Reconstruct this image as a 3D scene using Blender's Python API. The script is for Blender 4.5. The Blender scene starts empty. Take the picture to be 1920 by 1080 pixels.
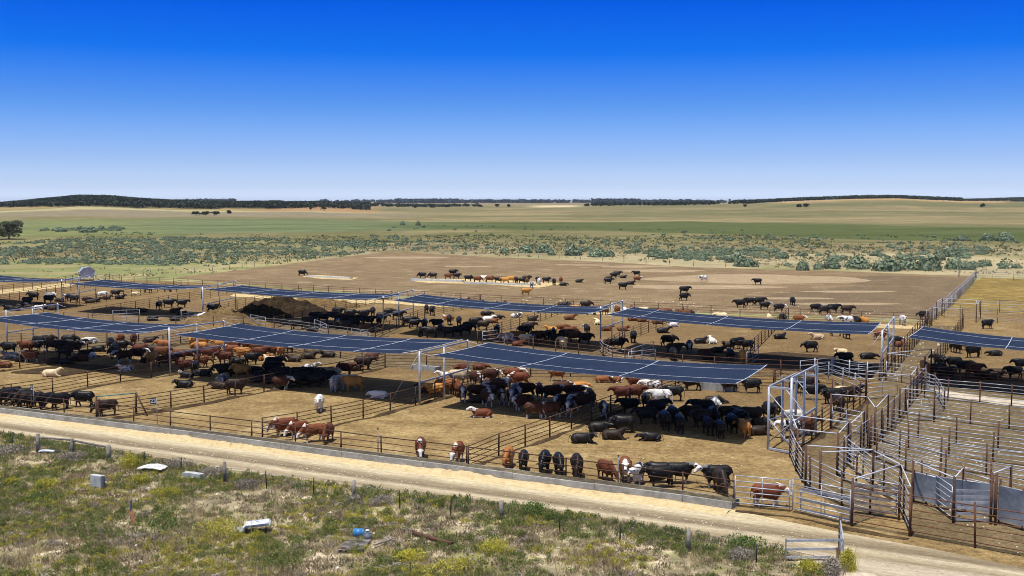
import bpy, bmesh, math, random
import numpy as np
from mathutils import Vector, Matrix
random.seed(7)
rng = np.random.default_rng(11)
S = bpy.context.scene
COL = S.collection
F = 2100.0; H = 15.5
PITCH = math.atan(162.0 / F)
cp, sp = math.cos(PITCH), math.sin(PITCH)

# ---------------------------------------------------------------- helpers
def G(px, py, z=0.0):
    """point where the sight line of a photo pixel meets the level z"""
    x = (px - 960) / F; y = -(py - 540) / F
    d = Vector((x, cp + y * sp, -sp + y * cp))
    t = (z - H) / d.z
    return Vector((d.x * t, d.y * t, z))

def setp(o, label=None, cat=None, group=None, kind=None):
    if label: o['label'] = label
    if cat: o['category'] = cat
    if group: o['group'] = group
    if kind: o['kind'] = kind
    return o

def link(name, me, parent=None, mat=None, loc=None):
    o = bpy.data.objects.new(name, me)
    COL.objects.link(o)
    if mat is not None and me is not None and len(me.materials) == 0:
        me.materials.append(mat)
    if parent: o.parent = parent
    if loc is not None: o.location = loc
    return o

def empty(name, loc=(0, 0, 0), rz=0.0, **k):
    o = bpy.data.objects.new(name, None)
    COL.objects.link(o); o.location = loc; o.rotation_euler = (0, 0, rz)
    o.empty_display_size = 0.2
    return setp(o, **k)

class MB:
    def __init__(s): s.v = []; s.f = []; s.sm = []
    def add(s, vs, fs, smooth=False):
        n = len(s.v); s.v += [tuple(v) for v in vs]
        s.f += [tuple(i + n for i in f) for f in fs]; s.sm += [smooth] * len(fs)
    def tube(s, p0, p1, r, r1=None, n=6, caps=True):
        p0 = Vector(p0); p1 = Vector(p1); r1 = r if r1 is None else r1
        d = (p1 - p0)
        if d.length < 1e-6: return
        d.normalize()
        a = Vector((0, 0, 1)) if abs(d.z) < .9 else Vector((1, 0, 0))
        u = d.cross(a).normalized(); w = d.cross(u)
        vs = []
        for p, rr in ((p0, r), (p1, r1)):
            for i in range(n):
                t = 2 * math.pi * i / n
                vs.append(p + u * (math.cos(t) * rr) + w * (math.sin(t) * rr))
        fs = [(i, (i + 1) % n, n + (i + 1) % n, n + i) for i in range(n)]
        s.add(vs, fs, True)
        if caps:
            m = len(s.v) - 2 * n
            s.f.append(tuple(m + i for i in reversed(range(n)))); s.sm.append(False)
            s.f.append(tuple(m + n + i for i in range(n))); s.sm.append(False)
    def line(s, pts, r, n=6):
        for a, b in zip(pts, pts[1:]): s.tube(a, b, r, n=n)
    def beam(s, p0, p1, w, h):
        """rectangular bar from p0 to p1, w wide, h high"""
        p0 = Vector(p0); p1 = Vector(p1); d = (p1 - p0).normalized()
        a = Vector((0, 0, 1)) if abs(d.z) < .9 else Vector((1, 0, 0))
        u = d.cross(a).normalized() * (w / 2); t = u.cross(d).normalized() * (h / 2)
        vs = [p + i * u + j * t for p in (p0, p1) for i, j in ((-1, -1), (1, -1), (1, 1), (-1, 1))]
        s.add(vs, [(0, 3, 2, 1), (4, 5, 6, 7), (0, 1, 5, 4), (1, 2, 6, 5), (2, 3, 7, 6), (3, 0, 4, 7)])
    def box(s, c, d, rz=0.0):
        c = Vector(c); m = Matrix.Rotation(rz, 3, 'Z')
        vs = [c + m @ Vector((i * d[0] / 2, j * d[1] / 2, k * d[2] / 2)) for k in (-1, 1) for i, j in ((-1, -1), (1, -1), (1, 1), (-1, 1))]
        s.add(vs, [(0, 3, 2, 1), (4, 5, 6, 7), (0, 1, 5, 4), (1, 2, 6, 5), (2, 3, 7, 6), (3, 0, 4, 7)])
    def me(s, name):
        m = bpy.data.meshes.new(name); m.from_pydata(s.v, [], s.f)
        m.polygons.foreach_set('use_smooth', s.sm); m.update(); return m
    def obj(s, name, mat, parent=None):
        return link(name, s.me(name), parent, mat)

def mesh_np(name, verts, faces, smooth=False):
    """verts (n,3), faces (m,k) arrays"""
    verts = np.asarray(verts, np.float32); faces = np.asarray(faces, np.int32)
    m = bpy.data.meshes.new(name); k = faces.shape[1]
    m.vertices.add(len(verts)); m.vertices.foreach_set('co', verts.ravel())
    m.loops.add(faces.size); m.loops.foreach_set('vertex_index', faces.ravel())
    m.polygons.add(len(faces))
    m.polygons.foreach_set('loop_start', np.arange(0, faces.size, k, dtype=np.int32))
    m.polygons.foreach_set('use_smooth', np.full(len(faces), smooth))
    m.update(calc_edges=True); m.validate(); return m

# value noise
_h = rng.random((256, 256))
def vn(x, y):
    x = np.asarray(x, float); y = np.asarray(y, float)
    xi = np.floor(x).astype(int); yi = np.floor(y).astype(int)
    fx = x - xi; fy = y - yi
    fx = fx * fx * (3 - 2 * fx); fy = fy * fy * (3 - 2 * fy)
    a = _h[xi % 256, yi % 256]; b = _h[(xi + 1) % 256, yi % 256]
    c = _h[xi % 256, (yi + 1) % 256]; d = _h[(xi + 1) % 256, (yi + 1) % 256]
    return (a * (1 - fx) + b * fx) * (1 - fy) + (c * (1 - fx) + d * fx) * fy
def fbm(x, y, o=4):
    s = 0; a = .5; t = 0
    for i in range(o):
        s = s + a * vn(x * 2 ** i + 17.3 * i, y * 2 ** i + 9.1 * i); t += a; a *= .5
    return s / t
def sstep(a, b, x):
    t = np.clip((x - a) / (b - a), 0, 1); return t * t * (3 - 2 * t)
def srgb(r, g, b):
    f = lambda c: (c / 255 / 12.92) if c / 255 <= .04045 else ((c / 255 + .055) / 1.055) ** 2.4
    return (f(r), f(g), f(b))

# ---------------------------------------------------------------- node helper
class NT:
    def __init__(s, name):
        s.m = bpy.data.materials.new(name); s.m.use_nodes = True
        s.t = s.m.node_tree; s.t.nodes.clear()
        s.out = s.n('ShaderNodeOutputMaterial'); s.b = s.n('ShaderNodeBsdfPrincipled')
        s.l(s.b.outputs[0], s.out.inputs[0]); s.c = {}
    def n(s, ty, **k):
        x = s.t.nodes.new(ty)
        for a, b in k.items(): setattr(x, a, b)
        return x
    def l(s, a, b): s.t.links.new(a, b)
    def put(s, sock, v):
        if hasattr(v, 'is_output') or isinstance(v, bpy.types.NodeSocket): s.l(v, sock)
        else:
            try: sock.default_value = v
            except Exception: sock.default_value = (v[0], v[1], v[2], 1)
    def pos(s, obj=False):
        if obj: return s.n('ShaderNodeTexCoord').outputs['Object']
        return s.n('ShaderNodeNewGeometry').outputs['Position']
    def mapping(s, vec, scale=(1, 1, 1), rot=(0, 0, 0), loc=(0, 0, 0)):
        m = s.n('ShaderNodeMapping'); s.l(vec, m.inputs[0])
        m.inputs['Scale'].default_value = scale; m.inputs['Rotation'].default_value = rot; m.inputs['Location'].default_value = loc
        return m.outputs[0]
    def noise(s, vec, scale, detail=4, rough=.55, dist=0.0):
        x = s.n('ShaderNodeTexNoise'); s.l(vec, x.inputs['Vector'])
        x.inputs['Scale'].default_value = scale; x.inputs['Detail'].default_value = detail
        x.inputs['Roughness'].default_value = rough; x.inputs['Distortion'].default_value = dist
        return x.outputs['Fac']
    def voro(s, vec, scale, feat='F1'):
        x = s.n('ShaderNodeTexVoronoi'); x.feature = feat; s.l(vec, x.inputs['Vector']); x.inputs['Scale'].default_value = scale
        return x
    def math(s, op, a, b=0.0, clamp=False):
        x = s.n('ShaderNodeMath', operation=op); x.use_clamp = clamp
        s.put(x.inputs[0], a); s.put(x.inputs[1], b); return x.outputs[0]
    def rng(s, v, a, b, c=0.0, d=1.0):
        x = s.n('ShaderNodeMapRange'); s.put(x.inputs[0], v)
        for i, q in enumerate((a, b, c, d)): s.put(x.inputs[i + 1], q)
        return x.outputs[0]
    def ramp(s, v, stops, interp='LINEAR'):
        x = s.n('ShaderNodeValToRGB'); s.l(v, x.inputs[0]); e = x.color_ramp.elements; x.color_ramp.interpolation = interp
        while len(e) < len(stops): e.new(.5)
        for q, (p, c) in zip(e, stops): q.position = p; q.color = (c[0], c[1], c[2], 1)
        return x.outputs[0]
    def mix(s, f, a, b, mode='MIX'):
        x = s.n('ShaderNodeMix', data_type='RGBA', blend_type=mode)
        s.put(x.inputs[0], f)
        for i, v in ((6, a), (7, b)):
            if isinstance(v, bpy.types.NodeSocket): s.l(v, x.inputs[i])
            else: x.inputs[i].default_value = (v[0], v[1], v[2], 1)
        return x.outputs[2]
    def hsv(s, c, h=.5, sa=1.0, v=1.0):
        x = s.n('ShaderNodeHueSaturation'); s.put(x.inputs['Color'], c)
        s.put(x.inputs['Hue'], h); s.put(x.inputs['Saturation'], sa); s.put(x.inputs['Value'], v); return x.outputs[0]
    def attr(s, n):
        x = s.n('ShaderNodeAttribute'); x.attribute_name = n; return x
    def fin(s, col, rough=.8, bump=None, bstr=.3, bdist=.05, metal=0.0, spec=.3):
        s.put(s.b.inputs['Base Color'], col); s.put(s.b.inputs['Roughness'], rough)
        s.b.inputs['Metallic'].default_value = metal; s.b.inputs['Specular IOR Level'].default_value = spec
        if bump is not None:
            x = s.n('ShaderNodeBump'); x.inputs['Strength'].default_value = bstr; x.inputs['Distance'].default_value = bdist
            s.l(bump, x.inputs['Height']); s.l(x.outputs[0], s.b.inputs['Normal'])
        return s.m

def m_rand(name, c1, c2, scale=3.0, rough=.7, metal=0.0, spec=.3, rv=.15, bstr=0.0):
    t = NT(name); p = t.pos(True)
    n = t.noise(p, scale, 5, .6)
    c = t.mix(t.rng(n, .35, .65), c1, c2)
    if rv:
        oi = t.n('ShaderNodeObjectInfo').outputs['Random']
        c = t.hsv(c, .5, 1.0, t.rng(oi, 0, 1, 1 - rv, 1 + rv))
    return t.fin(c, rough, n if bstr else None, bstr, .02, metal, spec)

M = {}
M['rust'] = m_rand('rusty_pipe', (.050, .026, .018), (.115, .055, .034), 2.5, .75, 0, .3, .3)
M['rustred'] = m_rand('red_rusty_pipe', (.10, .042, .024), (.19, .080, .040), 2.5, .75, 0, .3, .25)
M['galv'] = m_rand('galvanised_pipe', (.29, .315, .36), (.50, .53, .59), 3.0, .45, .25, .45, .18)
M['galv_dull'] = m_rand('dull_galvanised_pipe', (.17, .155, .15), (.36, .35, .35), 3.0, .55, .3, .4, .15)
M['sheetm'] = m_rand('galvanised_sheet', (.13, .165, .215), (.36, .41, .48), .9, .45, .35, .5, .1)
M['wood'] = m_rand('weathered_timber', (.14, .125, .11), (.28, .26, .235), 6, .9, 0, .2, .2)
M['white'] = m_rand('white_paint', (.38, .40, .44), (.66, .69, .74), 5, .5, 0, .4, 0)
M['strap'] = m_rand('white_webbing', (.50, .53, .60), (.64, .68, .75), 1, .6, 0, .3, 0)
M['poly'] = m_rand('white_foam_board', (.40, .41, .40), (.60, .61, .60), 3, .6, 0, .3, .1)
M['green'] = m_rand('green_paint', (.05, .20, .19), (.09, .28, .26), 4, .5, 0, .4, 0)
M['blue'] = m_rand('blue_plastic', (.03, .17, .42), (.06, .25, .50), 2, .35, 0, .5, 0)
M['greyp'] = m_rand('grey_plastic', (.10, .13, .17), (.18, .21, .26), 2, .4, 0, .5, 0)
M['black'] = m_rand('black_paint', (.012, .012, .012), (.02, .02, .02), 2, .5, 0, .4, 0)
M['tagy'] = m_rand('yellow_tag', (.7, .5, .03), (.8, .6, .05), 2, .5, 0, .4, 0)
M['tagb'] = m_rand('blue_tag', (.02, .25, .55), (.03, .3, .6), 2, .5, 0, .4, 0)
M['tagw'] = m_rand('white_tag', (.6, .6, .6), (.8, .8, .8), 2, .5, 0, .4, 0)
M['conc'] = m_rand('concrete', (.20, .20, .19), (.36, .36, .35), 1.3, .85, 0, .2, .1, .3)
M['wire'] = m_rand('fence_wire', (.10, .10, .10), (.16, .16, .15), 3, .6, .3, .4, 0)

def cloth_mat():
    t = NT('navy_shade_cloth'); p = t.pos(True)
    n = t.noise(p, .35, 4, .6)
    st = t.mapping(p, (3.0, .25, 1)); n2 = t.noise(st, 1.5, 3, .6)
    c = t.mix(t.rng(n, .3, .7), (.018, .030, .064), (.026, .039, .078))
    c = t.mix(t.rng(n2, .45, .75, 0, .35), c, (.034, .045, .075))
    w = t.n('ShaderNodeTexWave'); t.l(p, w.inputs['Vector']); w.inputs['Scale'].default_value = 60
    m = t.fin(c, .9, w.outputs['Fac'], .15, .01, 0, .0)
    tr = t.n('ShaderNodeBsdfTransparent'); mx = t.n('ShaderNodeMixShader'); mx.inputs[0].default_value = .11   # open knit: some sun gets through
    t.l(t.b.outputs[0], mx.inputs[1]); t.l(tr.outputs[0], mx.inputs[2]); t.l(mx.outputs[0], t.out.inputs[0])
    return m
M['cloth'] = cloth_mat()

# ---------------------------------------------------------------- camera, sky, sun
cam = bpy.data.cameras.new('camera'); co = bpy.data.objects.new('camera', cam); COL.objects.link(co)
co.location = (0, 0, H); co.rotation_euler = (math.pi / 2 - PITCH, 0, 0)
cam.sensor_width = 36; cam.lens = 36 * F / 1920; cam.clip_start = .5; cam.clip_end = 60000
S.camera = co
SUN_EL = math.radians(77); SUN_AZ = math.radians(-145)      # high summer sun, a little behind the camera and to the left
sd = Vector((math.sin(SUN_AZ) * math.cos(SUN_EL), math.cos(SUN_AZ) * math.cos(SUN_EL), math.sin(SUN_EL)))
sl = bpy.data.lights.new('sun', 'SUN'); so = bpy.data.objects.new('sun', sl); COL.objects.link(so)
sl.energy = 4.6; sl.angle = math.radians(.55); sl.color = (1, .955, .88)
so.rotation_euler = (-sd).to_track_quat('-Z', 'Y').to_euler(); so.location = (0, 0, 80)
W = bpy.data.worlds.new('World'); S.world = W; W.use_nodes = True
wt = W.node_tree; wt.nodes.clear()
wo = wt.nodes.new('ShaderNodeOutputWorld'); wb = wt.nodes.new('ShaderNodeBackground'); wt.links.new(wb.outputs[0], wo.inputs[0])
sk = wt.nodes.new('ShaderNodeTexSky'); sk.sky_type = 'NISHITA'; sk.sun_disc = False
sk.sun_elevation = SUN_EL; sk.sun_rotation = SUN_AZ; sk.altitude = 60; sk.air_density = 1.0; sk.dust_density = .4; sk.ozone_density = 2.5
tc = wt.nodes.new('ShaderNodeTexCoord'); sx = wt.nodes.new('ShaderNodeSeparateXYZ'); wt.links.new(tc.outputs['Generated'], sx.inputs[0])
rp = wt.nodes.new('ShaderNodeValToRGB'); wt.links.new(sx.outputs['Z'], rp.inputs[0])
SKY = [(0.0, (.492, .610, 1.0)), (.013, (.325, .405, .70)), (.0368, (.222, .298, .565)), (.083, (.090, .200, .475)), (.129, (.006, .128, .475)), (.173, (.0001, .092, .465)), (.30, (.21, .225, .30)), (.55, (.50, .42, .36)), (1.0, (.56, .47, .37))]
e = rp.color_ramp.elements
while len(e) < len(SKY): e.new(.5)
for q, (p_, c_) in zip(e, SKY): q.position = p_; q.color = (*c_, 1)
mx = wt.nodes.new('ShaderNodeMix'); mx.data_type = 'RGBA'; mx.blend_type = 'MULTIPLY'; mx.inputs[0].default_value = 1
wt.links.new(sk.outputs[0], mx.inputs[6]); wt.links.new(rp.outputs[0], mx.inputs[7]); vs_ = wt.nodes.new('ShaderNodeVectorMath'); vs_.operation = 'SCALE'; vs_.inputs['Scale'].default_value = 2.0
wt.links.new(mx.outputs[2], vs_.inputs[0]); wt.links.new(vs_.outputs[0], wb.inputs[0])
wb.inputs[1].default_value = .13
S.view_settings.view_transform = 'Standard'; S.view_settings.look = 'None'; S.view_settings.exposure = .2; S.view_settings.gamma = 1
S.render.engine = 'CYCLES'
S.cycles.use_denoising = True; S.cycles.pixel_filter_type = 'BLACKMAN_HARRIS'; S.cycles.filter_width = 1.0
S.cycles.max_bounces = 5; S.cycles.diffuse_bounces = 4; S.cycles.glossy_bounces = 2; S.cycles.transparent_max_bounces = 4
# ---------------------------------------------------------------- terrain
_apx = np.array([-900, -300, 0, 80, 150, 210, 260, 330, 450, 600, 700, 800, 960, 1100, 1250, 1400, 1500, 1600, 1680, 1750, 1800, 1900, 2100, 2700.])
_ah = np.array([8, 8, 8.5, 16, 22.5, 21, 16, 11, 8, 9, 6, 4, 6, 7, 8, 11.5, 17, 21, 22, 18.5, 16.5, 15, 13, 12.])
def hz(x, y):
    x = np.asarray(x, float); y = np.asarray(y, float)
    px = 960 + 2100 * x / np.maximum(y, 20)
    A = np.interp(px, _apx, _ah)
    up = sstep(850, 2250, y); dn = sstep(2900, 4200, y)
    z = A * up * (1 - dn) + 8.5 * dn
    b = np.exp(-((px - 2050) / 230) ** 2) * np.exp(-((y - 3600) / 500) ** 2)
    z = z + 16 * b
    und = (fbm(x / 90 + 5, y / 90 + 3, 3) - .5) * 3.2 * sstep(345, 480, y) * (1 - sstep(1500, 2200, y))
    return z + und
def Dat(px, ytarget):
    """distance at which the ground along a bearing rises to a given line of sight"""
    D = np.arange(700, 2900, 10.0); x = (px - 960) / 2100 * D
    yy = 378 + 2100 * (H - hz(x, D)) / D; k = np.nonzero(yy <= ytarget)[0]
    return float(D[k[0]]) if len(k) else 2900.0

M['far_wood'] = m_rand('far_wood_foliage', (.014, .022, .014), (.03, .04, .024), .05, .9, 0, .1, 0)

def terrain_material():
    t = NT('open_country'); p = t.pos(); a = t.attr('col').outputs['Color']
    n1 = t.noise(t.mapping(p, (.02, .05, 1)), 1.0, 6, .65)
    n2 = t.noise(p, .7, 6, .7); n3 = t.noise(p, .09, 5, .6)
    c = t.hsv(a, .5, 1.06, t.rng(n1, .3, .7, .74, 1.02))
    c = t.hsv(c, .5, 1.0, t.rng(n3, .3, .7, .85, 1.15))
    c = t.hsv(c, .5, 1.0, t.rng(n2, .25, .75, .75, 1.25))
    # foreground waste ground: bare sand, brown litter and low green
    g1 = t.noise(p, .42, 7, .68, .5); g2 = t.noise(p, 2.4, 6, .7); g3 = t.noise(t.mapping(p, loc=(31, 7, 0)), .7, 5, .6)
    s = t.ramp(g1, [(.36, (.19, .16, .10)), (.46, (.27, .225, .14)), (.55, (.38, .31, .20)), (.645, (.60, .50, .36))])
    s = t.mix(t.rng(g3, .49, .62, 0, .55), s, (.20, .215, .06))
    s = t.hsv(s, .5, 1.0, t.rng(g2, .3, .7, .62, 1.3))
    fg = t.attr('fg').outputs['Fac']
    c = t.mix(fg, c, s)
    return t.fin(c, .95, g2, .6, .08, 0, .1)

WX = np.arange(-100, 700, 20.0)
WD = np.array([Dat(p, float(np.interp(p, [0, 100, 150, 210, 260, 300, 340, 380, 450, 520, 600, 690], [389, 389, 388.5, 390, 391.5, 391, 391.5, 392.5, 391, 392, 391, 391])) + .6 * math.sin(p * .13)) for p in WX])
def build_terrain():
    cols = np.arange(-700, 2640, 5.0)
    dys = np.concatenate([np.array([1.2, 1.6, 2.0, 2.5, 3, 3.5]), np.arange(4, 30, .5), np.arange(30, 140, 1.0), np.arange(140, 760, 8.0), [900, 1200]])
    D = 2100 * 15.5 / dys
    D = np.sort(D)
    yy, cc = np.meshgrid(D, cols, indexing='ij')
    xx = (cc - 960) / 2100 * yy
    zz = hz(xx, yy)
    nr, nc = yy.shape
    V = np.stack([xx, yy, zz], -1).reshape(-1, 3)
    i = np.arange((nr - 1) * nc).reshape(nr - 1, nc)[:, :-1].ravel()
    Fc = np.stack([i, i + 1, i + nc + 1, i + nc], 1)
    me = mesh_np('ground', V, Fc, True)
    x = xx.ravel(); y = yy.ravel()
    px = 960 + 2100 * x / y
    n = fbm(x / 130, y / 260, 5); nb = fbm(x / 40 + 50, y / 60, 5); nw = fbm(x / 400 + 9, y / 800, 4)
    def c(r, g, b): return np.array([r, g, b])
    col = np.zeros((len(x), 3))
    def lay(mask, rgb):
        nonlocal col
        m = np.clip(mask, 0, 1)[:, None]; col = col * (1 - m) + np.asarray(rgb)[None, :] * m
    # near strip round the yards, sandy grass
    col[:] = c(.30, .268, .135)
    lay(sstep(.46, .6, nb) * .75, c(.38, .33, .17))
    lay(sstep(.46, .58, fbm(x / 14 + 3, y / 9, 5)) * .8, c(.195, .215, .085))
    # saltbush flat: sandy tan
    sb = sstep(285, 325, y - .10 * (x + 60) + 12 * (nb - .5))
    lay(sb, c(.25, .21, .115)); lay(sb * sstep(.45, .65, nb) * .7, c(.35, .29, .18)); lay(sb * sstep(.46, .58, fbm(x / 9 + 3, y / 12, 4)) * .6, c(.165, .165, .07))
    lay(sb * sstep(.5, .63, n) * .55, c(.20, .20, .085))
    # pale sand fringe just outside the paddock fence on the right
    fr = sstep(60, 90, x) * (1 - sstep(280, 300, y)) * sstep(225, 240, y)
    lay(fr * .8, c(.42, .35, .22)); lay(sstep(-60, -20, x) * (1 - sstep(330, 350, y)) * sstep(.40, .55, nb) * .8, c(.40, .335, .205))
    # olive rise before the crop
    t2 = y + .55 * x
    ol = sstep(410, 450, y + 20 * (nb - .5) + .25 * x)
    lay(ol, c(.20, .175, .085)); lay(ol * sstep(.5, .62, nb) * .6, c(.26, .225, .11)); lay(ol * sstep(.46, .58, fbm(x / 25 + 70, y / 25, 5)) * .7, c(.135, .135, .055))
    # green crop band
    edge1 = np.interp(px, [-300, 100, 350, 640, 900, 1280, 1500, 1700, 1950, 2500], [430, 480, 500, 580, 640, 560, 480, 450, 445, 440]) + 26 * (fbm(x / 60, y / 200 + 4, 3) - .5)
    edge2 = np.interp(px, [-300, 100, 350, 640, 900, 1280, 1600, 1950, 2500], [850, 950, 1000, 950, 840, 860, 730, 640, 620]) + 30 * (fbm(x / 90 + 8, y / 200, 3) - .5)
    g = sstep(0, 10, y - edge1) * (1 - sstep(0, 22, y - edge2))
    lr = sstep(600, 1000, px)[:, None]
    gc = (1 - lr) * c(.150, .175, .085) + lr * c(.100, .116, .042)
    m = g[:, None]; col = col * (1 - m) + gc * m
    lay(g * sstep(.5, .65, fbm(x / 200, y / 25, 4)) * .45, c(.05, .075, .018))
    lay(g * (1 - sstep(100, 420, px)) * sstep(.42, .55, n) * .7, c(.21, .22, .085))
    # fields beyond the crop
    b = sstep(0, 22, y - edge2)
    lay(b, c(.215, .185, .092)); lay(b * sstep(.48, .6, fbm(x / 300 + 2, y / 70, 5)) * .8, c(.29, .235, .125))
    lay(b * sstep(.50, .6, fbm(x / 240 + 20, y / 60 + 7, 5)) * .75, c(.145, .145, .065)); lay(b * sstep(.52, .6, fbm(x / 90 + 33, y / 50 + 7, 4)) * .4, c(.13, .125, .06))
    lay(b * (1 - sstep(700, 850, px)) * sstep(1050, 1090, y) * (1 - sstep(1330, 1360, y)), c(.24, .205, .13))
    lay(b * (1 - sstep(600, 800, px)) * sstep(1340, 1370, y) * (1 - sstep(1450, 1480, y)), c(.40, .35, .19))
    lay(b * (1 - sstep(450, 520, px)) * sstep(1470, 1500, y), c(.33, .25, .12))
    lay(sstep(1350, 1450, y + 160 * (n - .5)) * sstep(450, 520, px) * (1 - sstep(660, 740, px)), c(.36, .23, .12))
    lay(sstep(1780, 2000, y + 200 * (nb - .5)) * sstep(1430, 1480, px) * (1 - sstep(1860, 1900, px)), c(.42, .29, .14))
    lay(sstep(2500, 2900, y) * .7, c(.27, .215, .13))
    sandy = np.exp(-((px - 1040) / 45) ** 4) * sstep(1850, 1950, y) * (1 - sstep(2600, 2800, y)); lay(sandy * .9, c(.62, .52, .32))
    s2 = np.exp(-((px - 1365) / 26) ** 4) * sstep(1330, 1400, y) * (1 - sstep(1600, 1700, y)) * .0; lay(s2, c(.6, .5, .3))
    wood = sstep(0, 60, y - np.interp(px, WX, WD)) * (1 - sstep(3400, 3600, y)) * (1 - sstep(500, 560, px))
    lay(wood * .9, c(.06, .065, .035))
    wood = sstep(2080, 2150, y) * sstep(1880, 1900, px); lay(wood * .8, c(.08, .08, .045))
    at = me.color_attributes.new('col', 'FLOAT_COLOR', 'POINT')
    at.data.foreach_set('color', np.concatenate([col, np.ones((len(x), 1))], 1).astype(np.float32).ravel())
    # waste ground between road and camera
    a0 = G(0, 806); a1 = G(1920, 1100)
    side = (a1.x - a0.x) * (y - a0.y) - (a1.y - a0.y) * (x - a0.x)
    fg = (y < 150) * (1 - sstep(0, 200, side))
    f2 = me.attributes.new('fg', 'FLOAT', 'POINT'); f2.data.foreach_set('value', fg.astype(np.float32))
    o = link('ground', me, None, terrain_material()); setp(o, 'dry grassland and fields running out to the low hills', kind='structure')
    return o
build_terrain()

def densify(pts, step, jit, closed=True):
    out = []
    n = len(pts)
    for i in range(n if closed else n - 1):
        a = Vector(pts[i]); b = Vector(pts[(i + 1) % n]); L = (b - a).length; k = max(1, int(L / step))
        nrm = Vector((-(b - a).y, (b - a).x, 0)).normalized()
        for j in range(k):
            p = a.lerp(b, j / k)
            q = p + nrm * (jit * 2 * (float(fbm(p.x / 3.0 + 40, p.y / 3.0, 3)) - .5) * (1 if j else .3))
            out.append(q)
    if not closed: out.append(Vector(pts[-1]))
    return out

def sheet(name, pts, z, mat, label, kind='structure', step=1.0, jit=.5, cat=None):
    p = densify([Vector((q[0], q[1], 0)) for q in pts], step, jit)
    bm = bmesh.new(); vs = [bm.verts.new((q.x, q.y, z)) for q in p]
    f = bm.faces.new(vs); f.normal_update()
    if f.normal.z < 0: f.normal_flip()
    bmesh.ops.triangulate(bm, faces=bm.faces[:])
    me = bpy.data.meshes.new(name); bm.to_mesh(me); bm.free()
    o = link(name, me, None, mat); return setp(o, label, cat, None, kind)

# ---- dirt inside the pens
TR1 = G(0, 775); UDv = (G(1280, 942) - TR1).normalized(); VH = Vector((-UDv.y, UDv.x, 0))
def pen_mat(name, base, dark, light, dk=.5, sc=1.0, zones=None):
    t = NT(name); p = t.pos()
    a = t.noise(p, .055 * sc, 5, .6, .6); b = t.noise(p, .33 * sc, 7, .7, .4); c = t.noise(p, 2.6, 7, .75); d = t.noise(p, 9.0, 3, .7)
    col = t.mix(t.rng(b, .36, .62), dark, base)
    col = t.mix(t.rng(a, .42, .62, dk, 0), col, dark)
    col = t.mix(t.rng(t.noise(t.mapping(p, loc=(90, 40, 0)), .21, 6, .65), .55, .72, 0, .8), col, light)
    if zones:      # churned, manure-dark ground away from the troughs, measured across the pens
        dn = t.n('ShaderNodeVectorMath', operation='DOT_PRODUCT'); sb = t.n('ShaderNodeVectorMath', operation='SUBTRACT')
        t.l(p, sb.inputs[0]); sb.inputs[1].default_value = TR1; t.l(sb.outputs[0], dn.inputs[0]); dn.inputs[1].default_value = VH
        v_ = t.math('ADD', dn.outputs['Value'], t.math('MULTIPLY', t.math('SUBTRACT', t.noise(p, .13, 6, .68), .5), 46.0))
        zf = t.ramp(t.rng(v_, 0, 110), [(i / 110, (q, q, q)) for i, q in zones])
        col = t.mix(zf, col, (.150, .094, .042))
    col = t.hsv(col, .5, 1.0, t.rng(c, .30, .70, .50, 1.40)); col = t.hsv(col, .5, 1.0, t.rng(d, .32, .68, .72, 1.25))
    hv = t.voro(t.mapping(p, (1, 1, 1)), 2.3); hf = t.rng(hv.outputs['Distance'], .0, .42, .72, 1.08)
    col = t.hsv(col, .5, 1.0, hf)
    st = t.noise(t.mapping(p, (.22, .9, 1), (0, 0, .46)), .8, 4, .6); col = t.mix(t.rng(st, .54, .68, 0, .55), col, dark)
    v = t.voro(p, 1.7); sp_ = t.math('LESS_THAN', v.outputs['Distance'], .09)
    col = t.mix(t.math('MULTIPLY', sp_, .65), col, (.075, .055, .03))
    h = t.math('ADD', t.math('MULTIPLY', c, .7), t.math('MULTIPLY', d, .3))
    return t.fin(col, .95, h, .7, .10, 0, .1)
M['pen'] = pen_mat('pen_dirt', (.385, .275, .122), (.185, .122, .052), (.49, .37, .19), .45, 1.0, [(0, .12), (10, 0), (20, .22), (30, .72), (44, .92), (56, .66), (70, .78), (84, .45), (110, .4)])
M['pad'] = pen_mat('paddock_dirt', (.265, .190, .104), (.170, .117, .062), (.38, .29, .175), .5, .6)
M['lane'] = pen_mat('lane_dirt', (.185, .135, .070), (.115, .08, .04), (.25, .19, .105), .5)
M['gold'] = pen_mat('trampled_straw', (.34, .235, .062), (.15, .105, .035), (.42, .32, .12), .45)
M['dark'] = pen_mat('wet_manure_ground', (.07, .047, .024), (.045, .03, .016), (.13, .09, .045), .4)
M['yard'] = pen_mat('yard_dirt', (.190, .138, .072), (.11, .080, .040), (.26, .20, .115), .5)

TR = [G(-140, 757), G(0, 775), G(320, 815), G(640, 858), G(960, 899.5), G(1280, 942), G(1372, 956)]   # foot of the trough, road side
sheet('pen_ground', [G(-300, 748), *TR[1:], G(1480, 985), G(1600, 1012), G(1710, 1030), G(1830, 1052), G(2050, 1100), G(2500, 900), G(2300, 560), G(1960, 540), G(1837, 523), G(1737, 606),
      G(1280, 588), G(827, 565), G(400, 530), G(175, 524), G(-200, 512), G(-500, 505)], .010, M['pen'], 'trampled tan dirt of the cattle pens', jit=.25)
sheet('paddock_ground', [G(330, 521), G(735, 471), G(900, 481), G(1130, 491), G(1300, 501), G(1550, 508), G(1826, 518), G(1735, 600), G(1280, 584), G(827, 561), G(400, 528)], .018, M['pad'], 'bare brown paddock behind the pens', jit=1.2, step=2)
sheet('golden_yard_ground', [G(1838, 521), G(1826, 531), G(1795, 566), G(1782, 578), G(1960, 592), G(2250, 600), G(2250, 532)], .024, M['gold'], 'golden trampled straw in the far right yard', jit=.8)
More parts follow.
